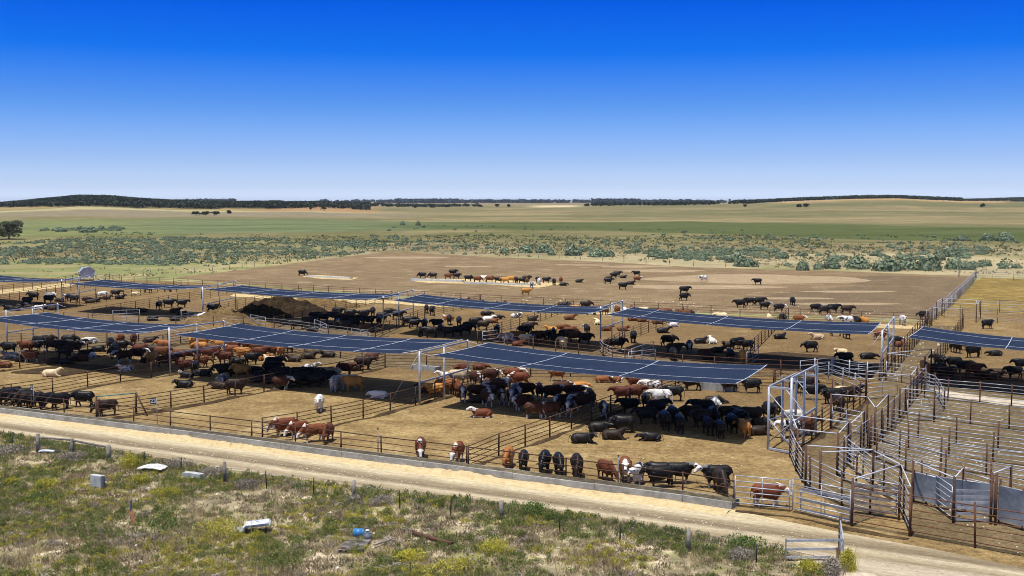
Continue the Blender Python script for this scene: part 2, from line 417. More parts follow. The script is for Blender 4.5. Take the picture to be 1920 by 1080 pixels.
sheet('lane_ground', [G(1493, 846), G(1541, 813), G(1624, 751), G(1650, 712), G(1742, 610), G(1806, 612), G(1750, 690), G(1736, 720), G(1697, 772), G(1613, 850), G(1570, 893), G(1636, 918), G(1687, 955), G(1597, 985), G(1537, 930), G(1500, 890)], .024, M['lane'], 'dark trampled dirt of the cattle lane', jit=.3)
sheet('yard_ground', [G(1745, 722), G(1697, 775), G(1612, 853), G(1640, 900), G(1700, 945), G(1706, 1004), G(1830, 1026), G(1960, 1050), G(2200, 1110), G(2500, 800)], .028, M['yard'], 'brown dirt of the receiving yards', jit=.4)
sheet('alley_ground', [G(-60, 645), G(260, 628), G(620, 664), G(905, 655), G(1130, 668), G(1290, 690), G(1450, 700), G(1540, 706), G(1530, 722), G(1450, 720), G(1130, 706), G(1000, 700), G(720, 690), G(510, 672), G(300, 655), G(-60, 668)], .024, M['lane'], 'dark trampled working alley between the two pen rows', jit=.5)

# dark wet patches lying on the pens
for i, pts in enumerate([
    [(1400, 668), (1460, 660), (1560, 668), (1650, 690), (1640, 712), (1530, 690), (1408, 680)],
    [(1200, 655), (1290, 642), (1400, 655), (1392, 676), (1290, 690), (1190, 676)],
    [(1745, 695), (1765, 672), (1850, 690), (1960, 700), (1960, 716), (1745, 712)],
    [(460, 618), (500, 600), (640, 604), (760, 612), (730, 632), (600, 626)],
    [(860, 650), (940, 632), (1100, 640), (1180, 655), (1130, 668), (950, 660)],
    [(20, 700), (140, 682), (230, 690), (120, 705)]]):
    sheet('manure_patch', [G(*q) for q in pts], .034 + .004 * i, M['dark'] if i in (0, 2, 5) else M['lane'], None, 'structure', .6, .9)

# ---- road
UD = (TR[5] - TR[1]).normalized(); ang = math.atan2(UD.y, UD.x)
def road():
    t = NT('limestone_road'); p = t.pos(True)
    s = t.n('ShaderNodeSeparateXYZ'); t.l(p, s.inputs[0])
    wob = t.math('MULTIPLY', t.math('SUBTRACT', t.noise(t.mapping(p, (.08, .3, 1)), 1, 4, .6), .5), .9)
    fine = t.math('MULTIPLY', t.math('SUBTRACT', t.noise(t.mapping(p, (.5, 2.5, 1)), 1, 5, .7), .5), .7)
    v = t.math('ADD', t.math('ADD', s.outputs['Y'], wob), fine)
    f = t.rng(v, -7.5, .5)
    A = (.58, .485, .30); B = (.50, .42, .285); C = (.20, .155, .098); Dk = (.29, .23, .145); E = (.46, .385, .285)
    c = t.ramp(f, [(0, (.30, .24, .15)), (.12, E), (.26, E), (.34, Dk), (.45, B), (.52, C), (.62, Dk), (.70, B), (.80, A), (.93, (.60, .49, .28)), (1, (.50, .39, .21))])
    n = t.noise(p, 3.2, 7, .75); n2 = t.noise(t.mapping(p, (.35, 3.5, 1)), 1.4, 5, .65)
    c = t.hsv(c, .5, 1.0, t.rng(n2, .3, .7, .74, 1.18)); c = t.hsv(c, .5, 1.0, t.rng(n, .28, .72, .70, 1.25))
    vo = t.voro(p, 1.3); c = t.mix(t.math('MULTIPLY', t.math('LESS_THAN', vo.outputs['Distance'], .10), .5), c, (.14, .10, .06))
    # tyre lugs
    w = t.n('ShaderNodeTexWave'); t.l(t.mapping(p, (1, .6, 1), (0, 0, .35)), w.inputs['Vector']); w.inputs['Scale'].default_value = 2.1; w.inputs['Distortion'].default_value = 2.5
    tr = t.math('MULTIPLY', w.outputs['Fac'], t.rng(t.noise(t.mapping(p, (.15, .9, 1)), 1, 2, .5), .5, .62))
    c = t.mix(t.math('MULTIPLY', tr, .25), c, (.25, .20, .13))
    mat = t.fin(c, .95, t.math('ADD', n, t.math('MULTIPLY', tr, .3)), .6, .07, 0, .1)
    low = [G(2300, 1190), G(2000, 1120), G(1620, 1100), G(1597, 1082), G(1570, 1052), G(1420, 1022), G(1280, 996), G(1120, 969), G(973, 947), G(800, 927), G(640, 909), G(417, 880), G(213, 845), G(0, 810), G(-250, 780)]
    up = [G(-250, 745), *TR[1:], G(1430, 968), G(1600, 1003), G(1800, 1040), G(2050, 1092)]
    pts = densify(up + low, 1.2, .30)
    o = TR[1].copy(); R = Matrix.Rotation(-ang, 3, 'Z')
    bm = bmesh.new(); vs = []
    for q in pts:
        l = R @ (q - o); vs.append(bm.verts.new((l.x, l.y, 0)))
    f = bm.faces.new(vs); f.normal_update()
    if f.normal.z < 0: f.normal_flip()
    bmesh.ops.triangulate(bm, faces=bm.faces[:])
    me = bpy.data.meshes.new('road'); bm.to_mesh(me); bm.free()
    ob = link('road', me, None, mat); ob.location = (o.x, o.y, .016); ob.rotation_euler = (0, 0, ang)
    setp(ob, 'pale limestone farm road with feed dust along the trough', kind='structure')
road()
# bare white sand at the gate corner
def sandm():
    t = NT('white_sand'); p = t.pos(); a = t.noise(p, .9, 6, .7); b = t.noise(p, 5, 5, .7)
    c = t.mix(t.rng(a, .35, .7), (.36, .30, .22), (.66, .57, .45)); c = t.hsv(c, .5, 1.0, t.rng(b, .3, .7, .8, 1.15))
    return t.fin(c, .95, b, .5, .05, 0, .1)
M['sand'] = sandm()
sheet('bare_sand', [G(1480, 1040), G(1560, 1046), G(1600, 1062), G(1640, 1075), G(1800, 1110), G(1700, 1160), G(1560, 1110), G(1470, 1062)], .020, M['sand'], 'bare white sand beside the gate', jit=.8, step=.4)
sheet('concrete_apron', [G(1745, 731), G(1790, 736), G(1850, 745), G(1960, 757), G(1960, 766), G(1900, 763), G(1835, 753), G(1770, 744)], .060, M['sand'], 'white strip of pale limestone in the receiving yard', jit=.35, step=.4)
# pale feed-dust strips
M['feed'] = pen_mat('pale_feed', (.62, .48, .25), (.44, .33, .16), (.70, .58, .36), .2)
for i, (pts, lab) in enumerate([
    ([(775, 527), (800, 522), (960, 526), (1060, 532), (1010, 540), (900, 533), (800, 531)], 'pale spilled feed along the paddock trough'),
    ([(560, 518), (600, 516), (672, 521), (655, 525), (590, 522)], 'small pale feed patch at the left paddock trough'),
    ([(620, 557), (827, 570), (1280, 593), (1500, 603), (1735, 612), (1735, 618), (1500, 610), (1280, 600), (827, 576), (620, 563)], 'pale feed strip along the rear fence'),
    ([(0, 553), (110, 540), (160, 532), (120, 531), (0, 544), (-120, 553), (-120, 565)], 'pale limestone track between the far left pens'),
    ([(440, 551), (520, 557), (700, 566), (690, 570), (520, 563), (430, 556)], 'pale feed strip behind the dark manure heap'),
    ]):
    sheet('spilled_feed', [G(*q) for q in pts], .046 + .003 * i, M['feed'], lab, 'structure', 1, .9)
def patch(px, py, w, h, z, mat):
    c = G(px, py); pts = []
    for k in range(26):
        a = 2 * math.pi * k / 26; r = .65 + .7 * float(fbm(math.cos(a) * 1.5 + px, math.sin(a) * 1.5 + py, 3))
        pts.append(Vector((c.x + math.cos(a) * w * r, c.y + math.sin(a) * h * r, 0)))
    sheet('bare_patch', pts, z, mat, None, 'structure', 50, 0)
M['padd'] = pen_mat('brown_crust', (.20, .142, .082), (.14, .098, .056), (.30, .225, .14), .5, .6)
sheet('manure_patch', [G(1560, 519), G(1700, 517), G(1815, 522), G(1750, 585), G(1730, 597), G(1600, 590), G(1450, 575), G(1380, 560), G(1500, 545), G(1610, 535)], .021, M['padd'], None, 'structure', 1.2, 2.2)
M['padl'] = pen_mat('dry_crust', (.36, .27, .160), (.30, .22, .135), (.50, .39, .25), .3)
for i, (a, b, w, h) in enumerate([(1400, 523, 22, 14), (1330, 538, 14, 5), (1240, 508, 9, 5), (1600, 547, 8, 2.2), (760, 483, 12, 6), (1190, 500, 9, 4), (1090, 497, 7, 3), (1590, 570, 9, 2), (700, 545, 9, 1.5), (1480, 560, 8, 2), (880, 500, 6, 3)]):
    patch(a, b, w, h, .023 + .002 * i, M['padl'])
# ---------------------------------------------------------------- pipe fences
_post = {}
def post_mesh(h, r, mat, n=8):
    k = (round(h, 2), r, mat)
    if k not in _post:
        b = MB(); b.tube((0, 0, -.15), (0, 0, h), r, n=n); me = b.me('post'); me.materials.append(M[mat]); _post[k] = me
    return _post[k]

def resample(pts, step):
    out = [pts[0]]
    for a, b in zip(pts, pts[1:]):
        L = (b - a).length; k = max(1, round(L / step))
        out += [a.lerp(b, j / k) for j in range(1, k + 1)]
    return out

def fence(name, label, px, h=1.35, rails=5, rm='rust', pm='rust', step=3.0, pr=.055, rr=.024, cat='fence', group=None, low=.28, posth=None, world=False, wob=.012, z=0.0, steel=None):
    pts = [Vector(q) for q in px] if world else [G(*q) for q in px]
    pp = resample(pts, step)
    o = empty(name, pp[0], label=label, cat=cat, group=group)
    base = pp[0]
    me = post_mesh(posth or h + .06, pr, pm)
    for i, q in enumerate(pp):
        c = link('post', me, o); c.location = q - base + Vector((0, 0, z))
        c.rotation_euler = (random.gauss(0, wob), random.gauss(0, wob), random.random() * 3)
    for k in range(rails):
        zz = low + (h - low) * k / max(1, rails - 1) if rails > 1 else h
        b = MB(); line = [q - base + Vector((0, 0, zz + z + random.gauss(0, .008))) for q in pp]
        b.line(line, rr if k < rails - 1 or rails == 1 else rr * 1.25, 6)
        b.obj('rail', M[rm], o)
    return o

def panel(name, label, a, b, h=1.65, rails=6, mat='galv', rr=.024, low=.22, mids=1, beam=False, cat='gate', group=None, wa=None, wb=None, z0=0.0):
    """one welded gate or yard panel between two ground points"""
    A = wa or G(*a); B = wb or G(*b); o = empty(name, A, label=label, cat=cat, group=group); D = B - A
    m = MB()
    for t in [0, 1] + [(i + 1) / (mids + 1) for i in range(mids)]:
        q = D * t; m.tube(q + Vector((0, 0, low * .6 + z0)), q + Vector((0, 0, h + z0)), rr * (1.15 if t in (0, 1) else .9))
    m.tube(Vector((0, 0, h + z0)), D + Vector((0, 0, h + z0)), rr); m.tube(Vector((0, 0, low + z0)), D + Vector((0, 0, low + z0)), rr)
    m.obj('frame', M[mat], o)
    for k in range(1, rails - 1) if not beam else range(rails):
        zz = low + (h - low) * k / (rails - 1) + z0
        r = MB()
        if beam: r.beam(Vector((0, 0, zz)), D + Vector((0, 0, zz)), .05, .13)
        else: r.tube(Vector((0, 0, zz)), D + Vector((0, 0, zz)), rr, n=6)
        r.obj('rail', M[mat], o)
    return o

# front fence on the trough
FR = [(-140, 750), (0, 765), (320, 804), (640, 846), (960, 887), (1280, 929), (1376, 946)]
ff = fence('trough_fence', 'long three-rail pipe fence standing along the concrete feed trough beside the road', FR, 1.22, 3, 'rust', 'rust', 3.25, .045, .026, low=.45)
# braces & sign posts on the front fence
fp = resample([G(*q) for q in FR], 3.25)
for q in fp[::2]:
    b = MB(); b.tube(q - fp[0] + Vector((0, 0, .55)), q - fp[0] + Vector((-.18, .42, 0)), .03); b.obj('brace', M['rust'], ff)

def number_sign(px, pytop, txt, lab, w=.42):
    base = min(fp, key=lambda q: (q - G(px, pytop + 52)).length).copy() if False else G(px, pytop)
    o = empty('number_sign', base, label=lab, cat='sign')
    b = MB(); b.tube((0, 0, 0), (0, 0, 2.02), .025); b.obj('pole', M['galv_dull'], o)
    b = MB(); b.box((-w / 2 - .03, 0, 1.78), (w, .012, .40)); pl = b.obj('plate', M['black'], o)
    cu = bpy.data.curves.new('number', 'FONT'); cu.body = txt; cu.size = .40; cu.align_x = 'CENTER'; cu.align_y = 'CENTER'; cu.extrude = .004; cu.offset = .008
    t = bpy.data.objects.new('tmp', cu); COL.objects.link(t); dg = bpy.context.evaluated_depsgraph_get()
    me = bpy.data.meshes.new_from_object(t.evaluated_get(dg)); bpy.data.objects.remove(t)
    n = link('number', me, pl, M['white']); n.location = (-w / 2 - .03, -.014, 1.78); n.rotation_euler = (math.pi / 2, 0, 0)
number_sign(295, 800, '23', 'small black plate with white number 23 on the trough fence')
number_sign(64, 772, '2', 'small narrow number plate above the black cattle at the left trough end', .2)
for px, py in ((709, 857), (1159, 914)):
    o = empty('marker_pole', G(px, py), label='tall grey steel pole above the trough fence near the %s' % ('two white-faced cows' if px < 800 else 'dark red feeding cow'), cat='pole')
    b = MB(); b.tube((0, 0, 0), (0, 0, 1.75), .035); b.obj('pole', M['galv_dull'], o); b = MB(); b.tube((0, 0, 1.75), (0, 0, 1.80), .05); b.obj('cap', M['rust'], o)

# concrete feed trough
def feed_trough():
    t = NT('trough_concrete'); p = t.pos(); n = t.noise(p, 1.1, 6, .7); n2 = t.noise(t.mapping(p, (1, 1, 4)), 3, 5, .7)
    c = t.mix(t.rng(n, .35, .65), (.22, .215, .20), (.40, .395, .375)); c = t.hsv(c, .5, 1.0, t.rng(n2, .3, .7, .75, 1.2))
    conc = t.fin(c, .85, n2, .3, .02, 0, .2)
    feedm = pen_mat('trough_feed', (.115, .095, .065), (.07, .058, .04), (.26, .21, .12), .3)
    o = empty('feed_trough', TR[1], label='long concrete feed trough of precast sections running along the limestone road', cat='trough')
    pts = resample(TR, 5.2); prof = [(0, 0), (.02, .36), (.12, .37), (.20, .20), (1.0, .24), (1.04, .32), (1.09, .32), (1.13, 0)]
    for a, b in zip(pts, pts[1:]):
        d = (b - a).normalized(); nrm = Vector((-d.y, d.x, 0)); j = Vector((0, 0, random.gauss(0, .012)))
        A = a + d * .012 - TR[1]; B = b - d * .012 - TR[1]
        m = MB(); n = len(prof)
        vs = [q + nrm * x + Vector((0, 0, z)) + (j if z > .01 else Vector()) for q in (A, B) for x, z in prof]
        fs = [(i, i + 1, n + i + 1, n + i) for i in range(n - 1)] + [tuple(range(n)), tuple(reversed(range(n, 2 * n)))]
        m.add(vs, fs); m.obj('trough_section', conc, o)
    m = MB(); L = resample(pts, .5); vs = []
    for i, q in enumerate(L):
        d = (L[min(i + 1, len(L) - 1)] - L[max(i - 1, 0)]).normalized(); nrm = Vector((-d.y, d.x, 0))
        zz = .25 + .06 * float(fbm(i * .21, 3, 3))
        vs += [q - TR[1] + nrm * .175 + Vector((0, 0, zz - .02)), q - TR[1] + nrm * .6 + Vector((0, 0, zz)), q - TR[1] + nrm * 1.035 + Vector((0, 0, zz + .04))]
    m.add(vs, [(3 * i + k, 3 * i + 3 + k, 3 * i + 4 + k, 3 * i + 1 + k) for i in range(len(L) - 1) for k in (0, 1)], True)
    m.obj('feed', feedm, o)
feed_trough()
# ridge of spilled feed on the road side
def ridge():
    L = resample(TR[1:], .09); n = len(L); K = 9
    V = np.zeros((n, K, 3))
    d = (TR[5] - TR[1]).normalized(); nr = -Vector((-d.y, d.x, 0))
    for i, q in enumerate(L):
        e = i * .09
        for k in range(K):
            u = k / (K - 1) * 1.15
            amp = max(0, float(fbm(e * .22, 2.0, 3)) - .30) * .45
            zz = amp * math.sin(math.pi * min(1, u / 1.1)) * (.3 + 1.4 * float(fbm(e * 2.3, u * 5, 3)))
            V[i, k] = (q.x + nr.x * (u + .02), q.y + nr.y * (u + .02), .012 + zz)
    i = np.arange((n - 1) * K).reshape(n - 1, K)[:, :-1].ravel()
    me = mesh_np('spilled_feed_ridge', V.reshape(-1, 3), np.stack([i, i + K, i + K + 1, i + 1], 1), True)
    t = NT('golden_feed'); p = t.pos(); a = t.noise(p, 2.6, 6, .75)
    c = t.ramp(a, [(.30, (.24, .17, .08)), (.42, (.50, .38, .20)), (.7, (.64, .52, .31))])
    o = link('spilled_feed_ridge', me, None, t.fin(c, .95, a, .8, .05, 0, .1)); setp(o, 'golden spilled feed heaped against the road side of the trough', kind='stuff')
ridge()

DIVS = [
 ([(878, 880), (935, 855), (1031, 821), (1109, 791), (1145, 777), (1215, 750), (1290, 722), (1325, 709)], 'brown pipe fence running back from the trough between dark red and black herds'),
 ([(492, 823), (558, 812), (681, 786), (779, 760), (850, 742), (903, 728), (995, 706)], 'brown pipe fence running back from the four red cattle feeding at the trough'),
 ([(181, 790), (255, 779), (383, 757), (495, 735), (637, 708), (722, 690)], 'brown pipe fence with a green gate rail beside the number 23 plate'),
 ([(-60, 766), (99, 741), (226, 716), (284, 709), (400, 691), (508, 672), (600, 656)], 'brown pipe fence behind the lone cream animal lying in the sun'),
 ([(-60, 705), (83, 685), (165, 671), (272, 658), (370, 642)], 'brown pipe fence crossing the crowded pen at the far left'),
]
for px, lab in DIVS: fence('pen_fence', lab, px, 1.38, 5, 'rust', 'rust', 2.95, group='pipe fences between the front pens')
# churned dirt banked up under the pen fences
def bank(px, label, seed, w=.55, hh=.16):
    L = resample([G(*q) for q in px], .22); n = len(L); K = 6; V = np.zeros((n, K, 3))
    for i, q in enumerate(L):
        d = (L[min(i + 1, n - 1)] - L[max(i - 1, 0)]).normalized(); nr = Vector((-d.y, d.x, 0)); e = i * .22
        a = max(0.0, float(fbm(e * .35 + seed, seed, 4)) - .30) * 2.2; off = (float(fbm(e * .5, seed + 9, 3)) - .5) * .5 - .12; ww = w * (.4 + a)
        for k in range(K):
            u = k / (K - 1) - .5; V[i, k] = (q.x + nr.x * (off + u * ww), q.y + nr.y * (off + u * ww), .03 + hh * a * math.cos(math.pi * u) * (.5 + float(fbm(e * 3, k + seed, 2))))
    i = np.arange((n - 1) * K).reshape(n - 1, K)[:, :-1].ravel()
    o = link('dirt_bank', mesh_np('dirt_bank', V.reshape(-1, 3), np.stack([i, i + K, i + K + 1, i + 1], 1)), None, M['bank']); setp(o, label, kind='stuff')
M['bank'] = pen_mat('dark_banked_dirt', (.085, .055, .028), (.05, .033, .018), (.18, .125, .06), .4)
for i, (px, lab) in enumerate(DIVS): bank(px, 'dark dirt banked under the ' + ['pen fence right of the red herd', 'pen fence behind the four red cattle', 'pen fence with the green gate', 'pen fence behind the cream cow', 'far left pen fence'][i], 3 + i * 7)
bank([(1493, 846), (1541, 816), (1624, 753)], 'dark dirt banked under the lane fence', 50); bank([(1613, 852), (1664, 808), (1697, 774)], 'dark dirt banked under the silver lane fence', 60)
bank([(1380, 958), (1480, 968), (1597, 992), (1705, 1010)], 'dark dirt banked along the road gates', 66, .5, .08)
# green gate bar near the third divider
o = empty('gate', G(181, 786), label='rusty gate with one green top rail at the trough corner by the brown bull', cat='gate')
A = Vector(); B = G(255, 779) - G(181, 786)
b = MB(); b.tube(A + Vector((0, .12, 1.62)), B + Vector((0, .12, 1.62)), .04); b.obj('top_rail', M['green'], o)
for q in (A, B, B + Vector((.9, -.3, 0))):
    b = MB(); b.tube(q + Vector((0, .12, 0)), (B if q != A else A) + Vector((0, .12, 1.66)), .06); b.obj('post', M['rust'], o)

DIV2 = [
 ([(1400, 670), (1421, 652), (1452, 620), (1478, 597)], 'brown pipe fence in the rear row left of the widest dark shadow'),
 ([(1130, 666), (1171, 641), (1243, 612), (1290, 592)], 'brown pipe fence in the rear row beside the small red group lying down'),
 ([(895, 646), (941, 626), (990, 611), (1034, 594), (1075, 580)], 'brown pipe fence in the rear row left of the mixed brown herd'),
 ([(690, 641), (755, 612), (796, 598), (866, 581), (900, 571)], 'brown pipe fence in the rear row between the two black herds'),
 ([(514, 616), (567, 603), (609, 590), (686, 574), (735, 563)], 'brown pipe fence in the rear row at the right foot of the manure heap'),
 ([(380, 594), (428, 584), (461, 577), (524, 565), (565, 556)], 'brown pipe fence in the rear row left of the manure heap'),
 ([(173, 596), (227, 587), (280, 578), (333, 568), (378, 561), (440, 549)], 'brown pipe fence in the rear row with a few black cattle just behind'),
 ([(60, 594), (143, 576), (200, 565), (247, 557), (340, 540)], 'brown pipe fence in the rear row among the mixed resting herd'),
 ([(0, 569), (71, 557), (120, 548), (170, 538), (225, 528)], 'brown pipe fence in the rear row in front of the left pale track'),
 ([(-40, 556), (26, 548), (61, 543), (94, 537), (150, 527)], 'brown pipe fence in the rear row behind the left pale track'),
]
for px, lab in DIV2: fence('pen_fence', lab, px, 1.38, 5, 'rust', 'rust', 3.1, .05, .022, group='pipe fences between the rear pens')
fence('pen_fence', 'long brown pipe fence along the back of the rear pens facing the bare paddock', [(735, 559), (827, 564), (1060, 577), (1280, 588), (1500, 598), (1735, 607)], 1.3, 4, 'rust', 'rust', 3.6, .05, .024)
fence('pen_fence', 'long brown pipe fence along the back of the left rear pens near the silver bin', [(182, 527), (300, 533), (380, 538), (560, 548), (735, 559)], 1.3, 4, 'rust', 'rust', 3.6, .05, .022)
fence('alley_fence', 'brown rail fence on the far side of the working alley behind the nearest shade sail', [(905, 646), (1000, 662), (1130, 678), (1280, 695), (1400, 703), (1530, 709)], 1.45, 4, 'rustred', 'rust', 3.6)
fence('alley_fence', 'brown rail fence on the near side of the working alley beyond the nearest shade sail', [(995, 706), (1145, 707), (1280, 718), (1400, 724), (1450, 723), (1530, 728)], 1.35, 5, 'rust', 'rust', 3.6)
fence('alley_fence', 'brown rail fence behind the middle shade sail on the left half', [(370, 641), (480, 655), (600, 664), (722, 688), (800, 690), (905, 692)], 1.4, 5, 'rust', 'rust', 3.6)
fence('alley_fence', 'grey rail fence glimpsed under the left shade sail', [(-60, 657), (40, 650), (140, 646), (260, 640), (370, 641)], 1.45, 5, 'galv_dull', 'rust', 3.6)
fence('alley_fence', 'thin brown rail fence just above the left shade sail', [(120, 605), (260, 612), (400, 612), (514, 617), (690, 641)], 1.3, 4, 'galv_dull', 'rust', 4)

# steel gates scattered along the alley
GT = [((1500, 708), (1563, 702), 1), ((905, 648), (968, 640), 0), ((1184, 683), (1225, 668), 0), ((1178, 690), (1228, 684), 0), ((1400, 690), (1422, 676), 0),
      ((340, 605), (366, 600), 0), ((212, 604), (262, 602), 0), ((590, 622), (612, 632), 0), ((660, 640), (694, 650), 0), ((470, 612), (498, 618), 0)]
GL = ['bent galvanised gate left of the tall race at the alley end', 'galvanised gate beside the golden cow at the alley corner', 'open galvanised gate in the curved corner of the rear row',
      'low galvanised gate at the front of the curved corner', 'small galvanised gate next to the orange cow in shadow', 'short silver gate beyond the left shade sail corner',
      'silver gate lying above the left shade sail', 'rusty and silver gate behind the small black cow lying down', 'white gate leaning beside the black herd', 'white railed gate at the foot of the manure heap']
for (a, b, m), l in zip(GT, GL): panel('yard_gate', l, a, b, 1.5, 4, 'galv', group='galvanised gates along the alley')

# ---------------------------------------------------------------- shade sails and their frames
def sail(fl, fr, br, bl, cuts, label, h=4.05, seams=(.25, .78)):
    c = [G(*q, h) for q in (fl, fr, br, bl)]
    base = Vector((c[0].x, c[0].y, 0)); o = empty('shade_sail', base, label=label, cat='shade sail', group='navy shade sails over the pens')
    c = [q - base for q in c]
    cuts = [0] + list(cuts) + [1]; NU = 64; NV = 14
    def pt(u, v, dz=0.0):
        for a, b in zip(cuts, cuts[1:]):
            if a <= u <= b + 1e-9: w = (u - a) / (b - a); L = (b - a); break
        s = 4 * w * (1 - w); end = 4 * u * (1 - u)
        fe = c[0].lerp(c[1], u); be = c[3].lerp(c[2], u)
        inn = .10 * end
        vv = v * (1 - 2 * inn * .25) + inn * .25
        p = fe.lerp(be, vv)
        p.z -= (.012 * s + .05 * (float(fbm(p.x * .9 + 31, p.y * .9 + 7, 3)) - .5) + .30 * end + .08 * 4 * v * (1 - v))
        p.z += dz; return p
    vs = [pt(i / NU, j / NV) for i in range(NU + 1) for j in range(NV + 1)]
    k = NV + 1
    fs = [(i * k + j, (i + 1) * k + j, (i + 1) * k + j + 1, i * k + j + 1) for i in range(NU) for j in range(NV)]
    top = len(vs); vs2 = [v - Vector((0, 0, .012)) for v in vs]
    b = MB(); b.add(vs, fs, True); b.add(vs2, [tuple(reversed(f)) for f in fs], True); cl = b.obj('cloth', M['cloth'], o)
    for u in cuts:
        b = MB(); b.line([pt(u, j / 8, .03) for j in range(9)], .032, 5); b.obj('cross_cable', M['strap'], o)
    for v in seams:
        b = MB(); b.line([pt(i / NU, v, .022) for i in range(NU + 1)], .012, 4); b.obj('seam', M['strap'], cl)
    for v in (0.0, 1.0):
        b = MB(); b.line([pt(i / NU, v, .0) for i in range(NU + 1)], .012, 4); b.obj('edge_cable', M['galv_dull'], cl)
    return o
def wr(a, b, n=3):   # perspective-aware even cuts are simply even cuts in the world
    return [(i + 1) / (n + 1) for i in range(n)]
sail((812, 667), (1380, 720), (1438, 685), (918, 643), (.32, .65), 'nearest and largest navy shade sail over the dark red and black herds')
sail((330, 628), (755, 663), (868, 637), (451, 607), (.27, .52, .80), 'navy shade sail in the front row over the middle crowded pen')
sail((-40, 597), (256, 626), (366, 608), (92, 586), (.28, .58, .85), 'navy shade sail in the front row at the left edge of the photo')
sail((735, 563), (1102, 589), (1148, 575), (793, 552), (.22, .50, .74), 'navy shade sail in the rear row above the black herd')
sail((1137, 590), (1628, 627), (1652, 605), (1188, 576), (.12, .42, .71), 'long navy shade sail in the rear row right of the middle')
sail((1702, 633), (2130, 668), (2120, 643), (1732, 612), (.46, .75), 'navy shade sail in the rear row at the right edge of the photo')
sail((382, 542), (690, 562), (760, 551), (455, 535), (.25, .5, .75), 'navy shade sail in the rear row over the manure heap')
sail((128, 532), (350, 542), (412, 534.5), (197, 524), (.35, .68), 'narrow navy shade sail in the rear row right of the silver bin')
sail((-110, 520), (95, 529), (150, 522.5), (-20, 513), (.5,), 'narrow navy shade sail in the rear row at the far left corner')

def frame3(b0, b1, b2, label, h=4.17, r=.08, zmid=1.75):
    P3 = [G(*b0), G(*b1), G(*b2)]; o = empty('sail_support', P3[0], label=label, cat='frame', group='triple-post steel frames holding the shade sails')
    for q in P3:
        b = MB(); b.tube(q - P3[0] + Vector((0, 0, -.2)), q - P3[0] + Vector((0, 0, h)), r, n=10); b.obj('post', M['galv'], o)
    for zz, lab in ((h - .12, 'top_beam'), (zmid, 'mid_beam')):
        b = MB(); b.beam(Vector((0, 0, zz)), P3[2] - P3[0] + Vector((0, 0, zz)), .11, .12); b.obj(lab, M['galv'], o)
    d = (P3[2] - P3[0]); side = Vector((.9, -.45, 0)).normalized()
    for t in (0, .5, 1):
        b = MB()
        for sgn in (1, -1): b.tube(d * t + Vector((0, 0, h - .1)), d * t + side * sgn * 1.3 + Vector((0, 0, h - .38)), .014, n=4)
        b.obj('stay_cable', M['strap'], o)
    b = MB(); b.tube(Vector((0, 0, h - .1)), side * -2.6 + Vector((0, 0, .1)), .012, n=4); b.obj('guy_cable', M['strap'], o)
    return o
frame3((787, 760), (833, 749), (877, 731), 'grey three-post frame between the two nearest shade sails in the front row')
frame3((319, 700), (371, 690), (421, 681), 'grey three-post frame between the left and middle shade sails of the front row')
frame3((14, 655), (63, 646), (110, 638), 'grey three-post frame at the left end of the front row')
frame3((719, 619), (748, 610), (775, 602), 'grey three-post frame in the rear row beside the large black herd', r=.08)
frame3((1126, 646), (1147, 637), (1167, 630), 'grey three-post frame in the rear row between the brown herd and the red group', r=.08)
frame3((381, 596), (412, 588), (442, 580), 'grey three-post frame in the rear row left of the manure heap', r=.08)
frame3((117, 577), (149, 570), (180, 563), 'grey three-post frame in the rear row below the silver bin', r=.08)
frame3((1652, 707), (1664, 690), (1674, 672), 'grey three-post frame in the rear row beside the dirt lane', r=.09, zmid=2.0)

def tower():
    L = [G(1440, 844), G(1466, 827), G(1491, 811)]; R = [G(1482, 852), G(1506, 835), G(1529, 818)]
    o = empty('anchor_tower', L[0], label='large braced galvanised box frame at the right end of the front pens', cat='steel frame')
    b0 = L[0]; hl, hr = 4.0, 4.75; up = lambda z: Vector((0, 0, z))
    for q in L: b = MB(); b.tube(q - b0, q - b0 + up(hl), .085, n=10); b.obj('post', M['galv'], o)
    for q in R: b = MB(); b.tube(q - b0, q - b0 + up(hr), .085, n=10); b.obj('post', M['galv'], o)
    def bm_(a, b, nm='beam', w=.12): m = MB(); m.beam(a - b0, b - b0, w, w); m.obj(nm, M['galv'], o)
    bm_(L[0] + up(hl), L[2] + up(hl)); bm_(R[0] + up(hr), R[2] + up(hr))
    bm_(L[0] + up(hl), R[0] + up(hr - .7)); bm_(L[2] + up(hl), R[2] + up(hr - .7)); bm_(L[1] + up(hl), R[1] + up(hr - .7), w=.08)
    bm_(R[0] + up(1.9), R[2] + up(1.9)); bm_(L[0] + up(1.9), L[2] + up(1.4), w=.07)
    bm_(L[0] + up(.12), R[0] + up(.12)); bm_(L[2] + up(.12), R[2] + up(.12)); bm_(L[1] + up(.12), R[1] + up(.12), w=.09)
    for a, b in ((L[0], R[0]), (L[1], R[1]), (L[2], R[2])):
        for z0, z1 in ((3.6, 2.2), (2.0, .5)):
            m = MB(); m.tube(a - b0 + up(z0), b - b0 + up(z1), .04); m.obj('diagonal', M['galv'], o)
    for z0, z1 in ((.5, 1.9), ):
        m = MB(); m.tube(L[0] - b0 + up(z0), R[0] - b0 + up(z1), .035); m.obj('diagonal', M['galv_dull'], o)
tower()

